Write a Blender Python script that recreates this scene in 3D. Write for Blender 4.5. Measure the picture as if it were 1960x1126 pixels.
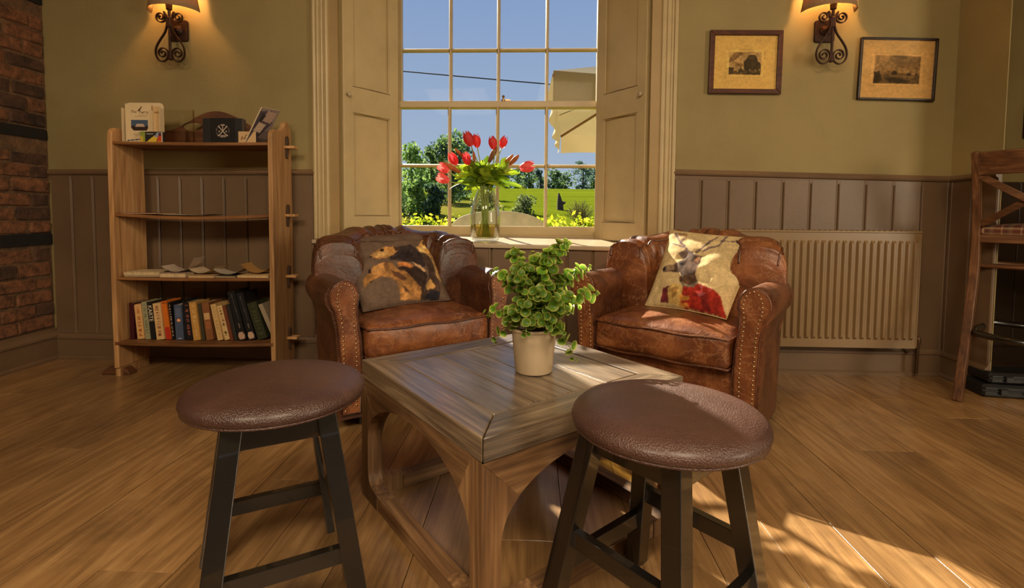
import bpy, bmesh, math, random
import numpy as np
from math import sin, cos, pi, radians, sqrt, atan2
from mathutils import Vector, Matrix, noise
random.seed(7)
scene = bpy.context.scene
C = scene.collection
for o in list(bpy.data.objects):
    bpy.data.objects.remove(o)

# ------------------------------------------------------------------ camera
YAW, TILT, ROLL, EYE = .03965, .0536, .0079, .88
cam = bpy.data.objects.new('camera', bpy.data.cameras.new('camera'))
C.objects.link(cam)
scene.camera = cam
_f = Vector((0, cos(TILT), -sin(TILT))); _u = Vector((0, sin(TILT), cos(TILT))); _r = Vector((1, 0, 0))
_r, _u = _r * cos(ROLL) + _u * sin(ROLL), -_r * sin(ROLL) + _u * cos(ROLL)
_m = Matrix((_r, _u, -_f)).transposed()
cam.matrix_world = Matrix.Translation((0, 0, EYE)) @ (Matrix.Rotation(YAW, 3, 'Z') @ _m).to_4x4()
cam.data.sensor_width = 36
cam.data.lens = 971.5 / 1960 * 36
cam.data.shift_y = -(563 - 459.9) / 1960
cam.data.clip_start = .02
cam.data.clip_end = 2000

# ------------------------------------------------------------------ light and exposure
vs = scene.view_settings
vs.view_transform = 'Standard'; vs.look = 'None'; vs.exposure = 0.32; vs.gamma = 1; vs.use_curve_mapping = False
scene.cycles.max_bounces = 8
scene.cycles.transparent_max_bounces = 24
scene.cycles.caustics_reflective = False
scene.cycles.caustics_refractive = False
scene.cycles.sample_clamp_indirect = 6

def lin(c):
    return tuple(((x / 255) / 12.92 if x / 255 <= .04045 else ((x / 255 + .055) / 1.055) ** 2.4) for x in c[:3])

world = bpy.data.worlds.new('sky'); scene.world = world
world.use_nodes = True
nt = world.node_tree; nt.nodes.clear()
tc = nt.nodes.new('ShaderNodeTexCoord'); sx = nt.nodes.new('ShaderNodeSeparateXYZ')
rp = nt.nodes.new('ShaderNodeValToRGB'); bg = nt.nodes.new('ShaderNodeBackground'); ow = nt.nodes.new('ShaderNodeOutputWorld')
nt.links.new(tc.outputs['Generated'], sx.inputs[0]); nt.links.new(sx.outputs['Z'], rp.inputs[0])
e = rp.color_ramp.elements
e[0].position = 0; e[0].color = (*lin((166, 178, 192)), 1)
e[1].position = .4; e[1].color = (*lin((124, 147, 186)), 1)
x_ = e.new(.12); x_.color = (*lin((150, 167, 190)), 1)
x_ = e.new(.9); x_.color = (*lin((92, 122, 176)), 1)
nt.links.new(rp.outputs[0], bg.inputs[0]); bg.inputs[1].default_value = 1.0
nt.links.new(bg.outputs[0], ow.inputs[0])

def light(name, kind, loc, energy, col, to=None, size=None, size_y=None):
    l = bpy.data.lights.new(name, kind); l.energy = energy; l.color = col
    o = bpy.data.objects.new(name, l); C.objects.link(o); o.location = loc
    if to is not None:
        o.rotation_euler = (Vector(to) - Vector(loc)).to_track_quat('-Z', 'Y').to_euler()
    if kind == 'AREA':
        l.shape = 'RECTANGLE'; l.size = size; l.size_y = size_y or size
    elif size:
        l.shadow_soft_size = size
    return o

SUN_AZ, SUN_EL = radians(27), radians(31)
sd = Vector((sin(SUN_AZ) * cos(SUN_EL), -cos(SUN_AZ) * cos(SUN_EL), -sin(SUN_EL)))
s = light('sun', 'SUN', (-6, 14, 10), 14.5, (1, .89, .70), to=Vector((-6, 14, 10)) + sd)
s.data.angle = radians(.6)
# warm fill lights added behind the viewer, and an added fill by the right wall
light('room_fill_light', 'AREA', (-1.1, -1.1, 2.55), 62, (1, .81, .56), to=(-1.2, -.3, 0), size=.9)
light('room_fill_light', 'AREA', (.5, -.7, 2.55), 70, (1, .81, .56), to=(.7, .3, 0), size=.9)
light('side_fill_light', 'AREA', (4.45, -.9, 1.40), 70, (1, .84, .60), to=(0, 1.3, .6), size=1.2, size_y=1.3)

# ------------------------------------------------------------------ mesh builder
class MB:
    def __init__(s): s.v = []; s.f = []; s.c = None
    def add(s, v, f, M=None):
        n = len(s.v)
        s.v += [tuple(M @ Vector(p)) if M is not None else tuple(p) for p in v]
        s.f += [tuple(i + n for i in q) for q in f]
        return s
    def box(s, c, d, M=None):
        x, y, z = c; a, b, e = d[0] / 2, d[1] / 2, d[2] / 2
        v = [(x + i * a, y + j * b, z + k * e) for i in (-1, 1) for j in (-1, 1) for k in (-1, 1)]
        return s.add(v, [(0, 1, 3, 2), (4, 6, 7, 5), (0, 4, 5, 1), (2, 3, 7, 6), (0, 2, 6, 4), (1, 5, 7, 3)], M)
    def cbox(s, c, d, r, M=None, jit=0):
        # box with all edges chamfered: 24 vertices, 26 faces
        x, y, z = c; h = [d[0] / 2, d[1] / 2, d[2] / 2]; idx = {}; v = []
        r = min(r, min(h) * .9)
        for sx_ in (-1, 1):
            for sy_ in (-1, 1):
                for sz_ in (-1, 1):
                    for a in range(3):
                        p = [sx_ * h[0], sy_ * h[1], sz_ * h[2]]
                        for b in range(3):
                            if b != a: p[b] -= (1 if p[b] > 0 else -1) * r
                        if jit: p = [q + random.uniform(-jit, jit) for q in p]
                        idx[(sx_, sy_, sz_, a)] = len(v); v.append((x + p[0], y + p[1], z + p[2]))
        f = []
        for a in range(3):
            b, e_ = (a + 1) % 3, (a + 2) % 3
            for sg in (-1, 1):
                q = []
                for (u, w) in ((-1, -1), (1, -1), (1, 1), (-1, 1)):
                    k = [0, 0, 0]; k[a] = sg; k[b] = u; k[e_] = w
                    q.append(idx[(k[0], k[1], k[2], a)])
                f.append(tuple(q) if sg > 0 else tuple(q[::-1]))
            for u in (-1, 1):
                for w in (-1, 1):
                    k0 = [0, 0, 0]; k1 = [0, 0, 0]
                    k0[a] = -1; k1[a] = 1; k0[b] = k1[b] = u; k0[e_] = k1[e_] = w
                    q = (idx[(*k0, b)], idx[(*k1, b)], idx[(*k1, e_)], idx[(*k0, e_)])
                    f.append(q if u * w > 0 else q[::-1])
        for k in [(i, j, l) for i in (-1, 1) for j in (-1, 1) for l in (-1, 1)]:
            q = (idx[(*k, 0)], idx[(*k, 1)], idx[(*k, 2)])
            f.append(q if k[0] * k[1] * k[2] > 0 else q[::-1])
        return s.add(v, f, M)
    def prism(s, poly, a, b, axis='Z', M=None):
        # polygon extruded along an axis; poly in (x,y) for Z, (x,z) for Y, (y,z) for X
        def P(p, t):
            return (p[0], p[1], t) if axis == 'Z' else ((p[0], t, p[1]) if axis == 'Y' else (t, p[0], p[1]))
        n = len(poly)
        v = [P(p, a) for p in poly] + [P(p, b) for p in poly]
        f = [tuple(range(n))[::-1], tuple(range(n, 2 * n))] + [(i, (i + 1) % n, n + (i + 1) % n, n + i) for i in range(n)]
        return s.add(v, f, M)
    def lathe(s, prof, seg=32, M=None, cap=True):
        v = []; f = []; n = len(prof)
        for i in range(seg):
            a = 2 * pi * i / seg
            v += [(r * cos(a), r * sin(a), z) for r, z in prof]
        for i in range(seg):
            j = (i + 1) % seg
            for k in range(n - 1):
                f.append((i * n + k, j * n + k, j * n + k + 1, i * n + k + 1))
        if cap:
            f.append(tuple(i * n for i in range(seg))[::-1]); f.append(tuple(i * n + n - 1 for i in range(seg)))
        return s.add(v, f, M)
    def tube(s, pts, r, seg=8, M=None, flat=1, closed=False):
        pts = [Vector(p) for p in pts]; n = len(pts); v = []; f = []
        rr = r if isinstance(r, (list, tuple)) else [r] * n
        t0 = (pts[1] - pts[0]).normalized()
        up = Vector((0, 0, 1)) if abs(t0.z) < .9 else Vector((0, 1, 0))
        nrm = (up - t0 * up.dot(t0)).normalized()
        for i in range(n):
            t = (pts[min(i + 1, n - 1)] - pts[max(i - 1, 0)])
            if closed: t = pts[(i + 1) % n] - pts[(i - 1) % n]
            t = t.normalized() if t.length > 1e-9 else t0
            nrm = (nrm - t * nrm.dot(t)).normalized(); b = t.cross(nrm)
            for k in range(seg):
                a = 2 * pi * k / seg
                v.append(pts[i] + (nrm * cos(a) + b * sin(a) * flat) * rr[i])
        for i in range(n if closed else n - 1):
            j = (i + 1) % n
            for k in range(seg):
                m = (k + 1) % seg
                f.append((i * seg + k, i * seg + m, j * seg + m, j * seg + k))
        if not closed:
            f.append(tuple(range(seg))[::-1]); f.append(tuple((n - 1) * seg + k for k in range(seg)))
        return s.add([tuple(p) for p in v], f, M)
    def beam(s, p0, p1, w, h, up=(0, 0, 1), w1=None, h1=None, r=0):
        p0, p1 = Vector(p0), Vector(p1); t = (p1 - p0).normalized(); u = Vector(up)
        u = (u - t * u.dot(t)).normalized(); x = t.cross(u)
        w1 = w1 or w; h1 = h1 or h; v = []
        for p, a, b in ((p0, w, h), (p1, w1, h1)):
            for i, j in ((-1, -1), (1, -1), (1, 1), (-1, 1)):
                v.append(p + x * (i * a / 2) + u * (j * b / 2))
        return s.add(v, [(0, 3, 2, 1), (4, 5, 6, 7), (0, 1, 5, 4), (1, 2, 6, 5), (2, 3, 7, 6), (3, 0, 4, 7)])
    def grid(s, fn, nu, nv, cu=False, M=None):
        v = [fn(i / (nu if cu else nu - 1), j / (nv - 1)) for i in range(nu) for j in range(nv)]
        f = []
        for i in range(nu if cu else nu - 1):
            k = (i + 1) % nu
            for j in range(nv - 1):
                f.append((i * nv + j, k * nv + j, k * nv + j + 1, i * nv + j + 1))
        return s.add(v, f, M)
    def rbox(s, c, d, r, n=10, fn=None, M=None):
        # finely divided box with round edges; fn(x, y, z) displaces local points
        h = Vector((d[0] / 2, d[1] / 2, d[2] / 2)); inner = Vector((max(h[i] - r, 0) for i in range(3)))
        v = []; f = []
        for a in range(3):
            b, e_ = (a + 1) % 3, (a + 2) % 3
            for sg in (-1, 1):
                base = len(v)
                for i in range(n + 1):
                    for j in range(n + 1):
                        p = [0, 0, 0]; p[a] = sg * h[a]
                        ui = -1 + 2 * i / n; uj = -1 + 2 * j / n
                        # denser near the edges
                        ui = math.copysign(abs(ui) ** .7, ui) if ui else 0; uj = math.copysign(abs(uj) ** .7, uj) if uj else 0
                        p[b] = ui * h[b]; p[e_] = uj * h[e_]
                        q = Vector((max(-inner[k], min(inner[k], p[k])) for k in range(3)))
                        dlt = Vector(p) - q
                        if dlt.length > 1e-9: dlt = dlt.normalized() * r
                        w = q + dlt
                        if fn: w = Vector(fn(w.x, w.y, w.z))
                        v.append((c[0] + w.x, c[1] + w.y, c[2] + w.z))
                for i in range(n):
                    for j in range(n):
                        k = base + i * (n + 1) + j
                        q = (k, k + n + 1, k + n + 2, k + 1)
                        f.append(q if sg > 0 else q[::-1])
        return s.add(v, f, M)
    def mesh(s, name, smooth=False, angle=None, weld=False):
        me = bpy.data.meshes.new(name); me.from_pydata([tuple(p) for p in s.v], [], s.f)
        if s.c is not None:
            at = me.color_attributes.new('Col', 'FLOAT_COLOR', 'POINT')
            at.data.foreach_set('color', np.asarray(s.c, dtype=np.float32).reshape(-1))
        if weld or smooth:
            bm = bmesh.new(); bm.from_mesh(me)
            if weld: bmesh.ops.remove_doubles(bm, verts=bm.verts, dist=1e-5)
            bmesh.ops.recalc_face_normals(bm, faces=bm.faces); bm.to_mesh(me); bm.free()
        if smooth:
            me.polygons.foreach_set('use_smooth', [True] * len(me.polygons))
            if angle: me.set_sharp_from_angle(angle=radians(angle))
        me.update()
        return me
    def build(s, name, mat, parent=None, smooth=False, angle=None, weld=False, bevel=0, loc=None, rot=None):
        o = bpy.data.objects.new(name, s.mesh(name, smooth, angle, weld)); C.objects.link(o)
        if mat: o.data.materials.append(mat)
        if parent: o.parent = parent
        if loc is not None: o.location = loc
        if rot is not None: o.rotation_euler = rot
        if bevel:
            b = o.modifiers.new('bevel', 'BEVEL'); b.width = bevel; b.segments = 2; b.limit_method = 'ANGLE'; b.angle_limit = radians(40)
        return o

def tag(o, label=None, cat=None, group=None, kind=None):
    for k, v in (('label', label), ('category', cat), ('group', group), ('kind', kind)):
        if v: o[k] = v
    return o
def thing(name, label, cat, loc=(0, 0, 0), rotz=0, group=None):
    o = bpy.data.objects.new(name, None); C.objects.link(o); o.location = loc; o.rotation_euler = (0, 0, rotz)
    o.empty_display_size = .05
    return tag(o, label, cat, group)
def structure(o): o['kind'] = 'structure'; return o
def root(name, loc=(0, 0, 0), rotz=0):
    o = bpy.data.objects.new(name, None); C.objects.link(o); o.location = loc; o.rotation_euler = (0, 0, rotz); o['kind'] = 'structure'
    return o
def share(name, src, parent, loc, rot=(0, 0, 0), scale=(1, 1, 1)):
    # another piece that shares the mesh data of SRC (an object or a mesh)
    o = bpy.data.objects.new(name, src.data if hasattr(src, 'data') else src); C.objects.link(o)
    o.parent = parent; o.location = loc; o.rotation_euler = rot; o.scale = scale
    return o

# ------------------------------------------------------------------ materials
def newmat(name):
    m = bpy.data.materials.new(name); m.use_nodes = True
    n = m.node_tree; b = n.nodes['Principled BSDF']
    return m, n, b
def nd(n, t, **kw):
    x = n.nodes.new(t)
    for k, v in kw.items(): setattr(x, k, v)
    return x
def coords(n, scale, rand=0):
    tc = nd(n, 'ShaderNodeTexCoord'); mp = nd(n, 'ShaderNodeMapping'); mp.inputs['Scale'].default_value = scale
    src = tc.outputs['Object']
    if rand:
        oi = nd(n, 'ShaderNodeObjectInfo'); mu = nd(n, 'ShaderNodeMath', operation='MULTIPLY'); mu.inputs[1].default_value = rand
        ad = nd(n, 'ShaderNodeVectorMath', operation='ADD')
        n.links.new(oi.outputs['Random'], mu.inputs[0]); n.links.new(src, ad.inputs[0]); n.links.new(mu.outputs[0], ad.inputs[1]); src = ad.outputs[0]
    n.links.new(src, mp.inputs[0])
    return mp.outputs[0]
def ramp(n, fac, stops):
    r = nd(n, 'ShaderNodeValToRGB'); el = r.color_ramp.elements
    el[0].position, el[0].color = stops[0][0], (*lin(stops[0][1]), 1)
    el[1].position, el[1].color = stops[-1][0], (*lin(stops[-1][1]), 1)
    for p, c in stops[1:-1]:
        x = el.new(p); x.color = (*lin(c), 1)
    n.links.new(fac, r.inputs[0]); return r.outputs[0]
def noisetex(n, vec, scale, detail=6, rough=.6, dist=0):
    t = nd(n, 'ShaderNodeTexNoise'); t.inputs['Scale'].default_value = scale; t.inputs['Detail'].default_value = detail
    t.inputs['Roughness'].default_value = rough; t.inputs['Distortion'].default_value = dist
    n.links.new(vec, t.inputs['Vector']); return t.outputs[0]
def mixf(n, a, b, f):
    m = nd(n, 'ShaderNodeMix'); m.data_type = 'FLOAT'
    m.inputs[0].default_value = f; n.links.new(a, m.inputs[2]); n.links.new(b, m.inputs[3]); return m.outputs[0]
def bump(n, b, h, strength, dist=.01):
    x = nd(n, 'ShaderNodeBump'); x.inputs['Strength'].default_value = strength; x.inputs['Distance'].default_value = dist
    n.links.new(h, x.inputs['Height']); n.links.new(x.outputs[0], b.inputs['Normal']); return x
def plain(name, col, rough=.5, metal=0, var=.12, scale=8, bmp=.1, bscale=60, spec=.5, stretch=(1, 1, 1), rand=0, detail=5, coat=0):
    # paint, plaster, paper, metal: one colour with slight uneven tone and fine relief
    m, n, b = newmat(name); v = coords(n, stretch, rand)
    t = noisetex(n, v, scale, detail)
    c = ramp(n, t, [(.25, tuple(x * (1 - var) for x in col)), (.75, tuple(min(255, x * (1 + var)) for x in col))])
    n.links.new(c, b.inputs['Base Color']); b.inputs['Roughness'].default_value = rough; b.inputs['Metallic'].default_value = metal
    b.inputs['Specular IOR Level'].default_value = spec; b.inputs['Coat Weight'].default_value = coat
    if bmp: bump(n, b, noisetex(n, v, bscale, 4), bmp)
    return m
def wood(name, dark, mid, light, axis=0, scale=1, rough=.5, bmp=.25, rand=3, wave=.3, spec=.4, grain=95, dirt=None, coat=0, bdist=.004):
    m, n, b = newmat(name)
    st = [grain, grain, grain]; st[axis] = grain / 24
    v = coords(n, tuple(x * scale for x in st), rand)
    t1 = noisetex(n, v, 1.0, 7, .6, .15)
    st2 = [7, 7, 7]; st2[axis] = .9
    v2 = coords(n, tuple(x * scale for x in st2), rand)
    w = nd(n, 'ShaderNodeTexNoise'); w.inputs['Scale'].default_value = 1.2; w.inputs['Detail'].default_value = 1.5
    n.links.new(v2, w.inputs['Vector'])
    # growth rings: contour lines of a slow noise
    mu = nd(n, 'ShaderNodeMath', operation='MULTIPLY'); mu.inputs[1].default_value = 16; n.links.new(w.outputs[0], mu.inputs[0])
    fr = nd(n, 'ShaderNodeMath', operation='PINGPONG'); fr.inputs[1].default_value = 1; n.links.new(mu.outputs[0], fr.inputs[0])
    t2 = mixf(n, w.outputs[0], fr.outputs[0], wave)
    f = mixf(n, t1, t2, .45)
    c = ramp(n, f, [(.30, dark), (.5, mid), (.70, light)])
    if rand:
        oi = nd(n, 'ShaderNodeObjectInfo'); mr = nd(n, 'ShaderNodeMapRange'); mr.inputs['To Min'].default_value = .78; mr.inputs['To Max'].default_value = 1.15
        n.links.new(oi.outputs['Random'], mr.inputs[0])
        hs = nd(n, 'ShaderNodeHueSaturation'); n.links.new(mr.outputs[0], hs.inputs['Value']); n.links.new(c, hs.inputs['Color']); c = hs.outputs[0]
    if dirt:
        v3 = coords(n, (1, 1, 1), rand); t3 = noisetex(n, v3, dirt[1], 6, .7)
        k = nd(n, 'ShaderNodeMapRange'); k.inputs['From Min'].default_value = .52; k.inputs['From Max'].default_value = .72; k.inputs['To Max'].default_value = dirt[2]
        n.links.new(t3, k.inputs[0])
        mx = nd(n, 'ShaderNodeMix'); mx.data_type = 'RGBA'; mx.inputs[7].default_value = (*lin(dirt[0]), 1)
        n.links.new(k.outputs[0], mx.inputs[0]); n.links.new(c, mx.inputs[6]); c = mx.outputs[2]
    n.links.new(c, b.inputs['Base Color']); b.inputs['Specular IOR Level'].default_value = spec
    rr = nd(n, 'ShaderNodeMapRange'); rr.inputs['To Min'].default_value = rough + .12; rr.inputs['To Max'].default_value = rough - .12
    n.links.new(f, rr.inputs[0]); n.links.new(rr.outputs[0], b.inputs['Roughness'])
    bump(n, b, f, bmp, bdist); b.inputs['Coat Weight'].default_value = coat; b.inputs['Coat Roughness'].default_value = .22
    return m
def leather(name, dark, mid, light, rough=.35, scale=9, grain=260, bmp=.18, crease=.14, spec=.5, wear=None, coat=0):
    m, n, b = newmat(name); v = coords(n, (1, 1, 1), 5)
    t = noisetex(n, v, scale, 9, .68, .6)
    c = ramp(n, t, [(.28, dark), (.5, mid), (.72, light)])
    vo = nd(n, 'ShaderNodeTexVoronoi', feature='DISTANCE_TO_EDGE'); vo.inputs['Scale'].default_value = 8
    wv = nd(n, 'ShaderNodeTexNoise'); wv.inputs['Scale'].default_value = 7; wv.inputs['Detail'].default_value = 5; n.links.new(v, wv.inputs['Vector'])
    ad = nd(n, 'ShaderNodeMix'); ad.data_type = 'RGBA'; ad.blend_type = 'LINEAR_LIGHT'; ad.inputs[0].default_value = .30
    n.links.new(v, ad.inputs[6]); n.links.new(wv.outputs['Color'], ad.inputs[7]); n.links.new(ad.outputs[2], vo.inputs['Vector'])
    k = nd(n, 'ShaderNodeMapRange'); k.inputs['From Max'].default_value = .05; n.links.new(vo.outputs['Distance'], k.inputs[0])
    if wear:
        iv = nd(n, 'ShaderNodeMath', operation='SUBTRACT'); iv.inputs[0].default_value = 1; n.links.new(k.outputs[0], iv.inputs[1])
        ml = nd(n, 'ShaderNodeMath', operation='MULTIPLY'); ml.inputs[1].default_value = .28; n.links.new(iv.outputs[0], ml.inputs[0])
        mx = nd(n, 'ShaderNodeMix'); mx.data_type = 'RGBA'; mx.inputs[7].default_value = (*lin(wear), 1)
        n.links.new(ml.outputs[0], mx.inputs[0]); n.links.new(c, mx.inputs[6]); c = mx.outputs[2]
    n.links.new(c, b.inputs['Base Color']); b.inputs['Specular IOR Level'].default_value = spec
    rr = nd(n, 'ShaderNodeMapRange'); rr.inputs['To Min'].default_value = rough - .08; rr.inputs['To Max'].default_value = rough + .22
    n.links.new(t, rr.inputs[0]); n.links.new(rr.outputs[0], b.inputs['Roughness'])
    g = nd(n, 'ShaderNodeTexVoronoi'); g.inputs['Scale'].default_value = grain; n.links.new(v, g.inputs['Vector'])
    b1 = nd(n, 'ShaderNodeBump'); b1.inputs['Strength'].default_value = crease; b1.inputs['Distance'].default_value = .006; n.links.new(k.outputs[0], b1.inputs['Height'])
    b2 = nd(n, 'ShaderNodeBump'); b2.inputs['Strength'].default_value = bmp; b2.inputs['Distance'].default_value = .002
    n.links.new(g.outputs['Distance'], b2.inputs['Height']); n.links.new(b1.outputs[0], b2.inputs['Normal'])
    b3 = nd(n, 'ShaderNodeBump'); b3.inputs['Strength'].default_value = .35; b3.inputs['Distance'].default_value = .012
    n.links.new(noisetex(n, v, 14, 4), b3.inputs['Height']); n.links.new(b2.outputs[0], b3.inputs['Normal'])
    n.links.new(b3.outputs[0], b.inputs['Normal'])
    b.inputs['Coat Weight'].default_value = coat; b.inputs['Coat Roughness'].default_value = .3
    return m
def printed(name, rough=.8, bmp=0, bscale=300, spec=.3, weave=0):
    # colours printed on the surface, held in the colour attribute
    m, n, b = newmat(name); a = nd(n, 'ShaderNodeVertexColor'); a.layer_name = 'Col'
    n.links.new(a.outputs[0], b.inputs['Base Color']); b.inputs['Roughness'].default_value = rough; b.inputs['Specular IOR Level'].default_value = spec
    if bmp:
        v = coords(n, (1, 1, 1)); bump(n, b, mixf(n, noisetex(n, v, bscale, 3), noisetex(n, v, 28, 5), .5), bmp, .006)
    return m
def glassy(name, tint=(255, 255, 255), refl=.5, rough=0.0):
    # a thin pane: light passes straight, the surface mirrors at its Fresnel share
    m, n, b = newmat(name); n.nodes.remove(b); out = n.nodes['Material Output']
    tr = nd(n, 'ShaderNodeBsdfTransparent'); tr.inputs[0].default_value = (*lin(tint), 1)
    gl = nd(n, 'ShaderNodeBsdfGlossy'); gl.inputs['Roughness'].default_value = rough
    fr = nd(n, 'ShaderNodeFresnel'); fr.inputs[0].default_value = 1.45
    mu = nd(n, 'ShaderNodeMath', operation='MULTIPLY'); mu.inputs[1].default_value = refl; n.links.new(fr.outputs[0], mu.inputs[0])
    mx = nd(n, 'ShaderNodeMixShader'); n.links.new(mu.outputs[0], mx.inputs[0]); n.links.new(tr.outputs[0], mx.inputs[1]); n.links.new(gl.outputs[0], mx.inputs[2])
    n.links.new(mx.outputs[0], out.inputs[0]); return m
def leafy(name, c1, c2, trans=.4, rough=.45, scale=3, attr=False):
    # thin leaf or petal: part of the light goes through
    m, n, b = newmat(name); out = n.nodes['Material Output']
    if attr:
        a = nd(n, 'ShaderNodeVertexColor'); a.layer_name = 'Col'; c = a.outputs[0]
        oi = nd(n, 'ShaderNodeObjectInfo'); mr = nd(n, 'ShaderNodeMapRange'); mr.inputs['To Min'].default_value = .6; mr.inputs['To Max'].default_value = 1.25
        n.links.new(oi.outputs['Random'], mr.inputs[0]); hs = nd(n, 'ShaderNodeHueSaturation')
        n.links.new(mr.outputs[0], hs.inputs['Value']); n.links.new(c, hs.inputs['Color']); c = hs.outputs[0]
    else:
        c = ramp(n, noisetex(n, coords(n, (1, 1, 1), 9), scale, 4), [(.3, c1), (.7, c2)])
    n.links.new(c, b.inputs['Base Color']); b.inputs['Roughness'].default_value = rough; b.inputs['Specular IOR Level'].default_value = .35
    tl = nd(n, 'ShaderNodeBsdfTranslucent'); n.links.new(c, tl.inputs[0])
    mx = nd(n, 'ShaderNodeMixShader'); mx.inputs[0].default_value = trans
    n.links.new(b.outputs[0], mx.inputs[1]); n.links.new(tl.outputs[0], mx.inputs[2]); n.links.new(mx.outputs[0], out.inputs[0])
    return m

WALL = plain('olive_wall_paint', (143, 126, 82), .75, var=.07, scale=2.2, bmp=.12, bscale=55)
TAUPE = plain('taupe_panel_paint', (108, 85, 63), .45, var=.07, scale=4, bmp=.06, bscale=40, rand=4)
DARKPANEL = plain('dark_panel', (52, 38, 30), .5, var=.1, scale=4, bmp=.05, bscale=40, rand=4)  # alcove boards and skirting: wainscot finish in a much darker brown
CREAM = plain('cream_joinery_paint', (184, 162, 120), .42, var=.05, scale=5, bmp=.05, bscale=45)
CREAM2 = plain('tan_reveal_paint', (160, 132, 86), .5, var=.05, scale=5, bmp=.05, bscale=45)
SILLM = plain('sill_paint', (178, 160, 132), .35, var=.06, scale=5, bmp=.06, bscale=40)
CEIL = plain('ceiling_plaster', (190, 172, 135), .9, var=.04)
RADM = plain('radiator_enamel', (132, 106, 72), .35, var=.03, bmp=0)
OAKF = wood('oak_floor', (110, 79, 46), (144, 108, 67), (172, 135, 90), axis=1, scale=1.1, rough=.34, bmp=.25, rand=7, wave=.3, spec=.6, coat=.5, dirt=((64, 45, 30), 2.2, .5))
SUBF = plain('floor_joint_dark', (38, 26, 16), .9)
BRICK = plain('old_brick', (92, 60, 39), .9, var=.55, scale=22, bmp=.9, bscale=34, rand=9, detail=9)
BRICK2 = plain('old_brick_dark', (60, 41, 30), .9, var=.6, scale=12, bmp=.9, bscale=34, rand=9, detail=9)
MORTAR = plain('lime_mortar', (94, 70, 48), .95, var=.3, scale=18, bmp=.8, bscale=60)
TARRED = plain('tarred_timber', (16, 13, 12), .8, var=.3, scale=12, bmp=.6, bscale=40)
PALEOAK = wood('pale_oak', (134, 94, 56), (182, 136, 88), (210, 166, 116), axis=2, scale=.9, rough=.5, bmp=.2, rand=3, wave=.25)
SHELFOAK = wood('shelf_oak', (78, 48, 26), (122, 80, 45), (158, 110, 66), axis=0, scale=.9, rough=.5, bmp=.2, rand=3, wave=.25)
BACKOAK = wood('brown_oak', (58, 34, 20), (88, 54, 32), (112, 72, 44), axis=0, scale=.9, rough=.5, bmp=.2, rand=3, wave=.25)
IRON = plain('wrought_iron', (58, 34, 24), .5, metal=.5, var=.2, scale=30, bmp=.3, bscale=90)
BRASS = plain('nail_brass', (170, 140, 104), .32, metal=.9, var=.1, bmp=0)
BLACKWOOD = plain('black_lacquered_wood', (15, 11, 9), .30, var=.2, scale=10, bmp=.05, stretch=(6, 6, 1), spec=.7, coat=.7)
BLACKPL = plain('black_plastic', (14, 14, 15), .45, var=.2, bmp=.1)
# ================================================================== THE SETTING
W = 2.865                                   # room face of the window wall
XL, XR, ZC = -2.81, 2.27, 2.66
# ---- floor: dark bed plus loose oak planks running towards the window
floor = MB().box((.9, .2, -.06), (7.6, 6.6, .08)).build('floor', SUBF); structure(floor)
pw = .192; random.seed(11)
x = XL + .02; k = 0
while x < 3.3:
    w = pw * random.uniform(.97, 1.03)
    cuts = [W + .05 if x < XR else 3.05]; y = cuts[0] - random.uniform(.35, 1.9)
    while y > .35:
        cuts.append(y); y -= random.uniform(1.1, 2.3)
    cuts.append(.3 if abs(x) < 2.9 else 1.2)
    for a, b in zip(cuts, cuts[1:]):
        if a - b < .1: continue
        MB().cbox((0, 0, 0), (w - .0018, a - b - .0018, .02), .0005).build('plank', OAKF, floor, loc=(x + w / 2, (a + b) / 2, -.01 + random.uniform(-.0006, .0006)))
    x += w
# ---- walls
wb = MB()
OX0, OX1, GX0, GX1, YG = -1.10, .645, -.87, .41, 3.27        # opening at the room face / at the window
wb.prism([(-3.0, W), (OX0, W), (GX0 - .03, YG), (GX0 - .03, 3.345), (-3.0, 3.345)], -.02, ZC)
wb.prism([(OX1, W), (2.5, W), (2.5, 3.345), (GX1 + .03, 3.345), (GX1 + .03, YG)], -.02, ZC)
wb.prism([(OX0, W), (OX1, W), (GX1, YG), (GX1, 3.345), (GX0, 3.345), (GX0, YG)], -.02, .67)
wb.prism([(OX0, W), (OX1, W), (GX1, YG), (GX1, 3.345), (GX0, 3.345), (GX0, YG)], 2.36, ZC)
wall_back = structure(wb.build('wall_back', WALL))
wl = MB().box((XL - .06, .2, ZC / 2), (.1, 6.6, ZC)).build('wall_left', MORTAR); structure(wl)
wr = MB().prism([(XR, 2.565), (XR + .004, 2.565), (XR + .03, 2.9), (XR + .03, 3.3), (XR, 3.3)], 0, ZC)
wall_right = structure(wr.build('wall_right', WALL))
structure(MB().box((3.5, 3.10, ZC / 2), (2.5, .1, ZC)).build('wall_alcove', WALL))
structure(MB().box((3.02, 2.45, ZC / 2), (.08, 1.2, ZC)).build('alcove_light_block', WALL))  # unseen wall added to keep the side fill off the alcove
ws = MB()                                                      # far right side wall with an opening for the added window
ws.box((4.65, 1.46, ZC / 2), (.1, 3.38, ZC)); ws.box((4.65, -2.4, ZC / 2), (.1, 1.6, ZC)); ws.box((4.65, -.92, .35), (.1, 1.38, .7)); ws.box((4.65, -.92, 2.4), (.1, 1.38, .54))
structure(ws.build('wall_side', WALL))
structure(MB().box((.9, -3.1, ZC / 2), (7.8, .1, ZC)).build('wall_front', WALL))
structure(MB().box((.9, .2, ZC + .05), (7.8, 6.9, .1)).build('ceiling', CEIL))
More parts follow.
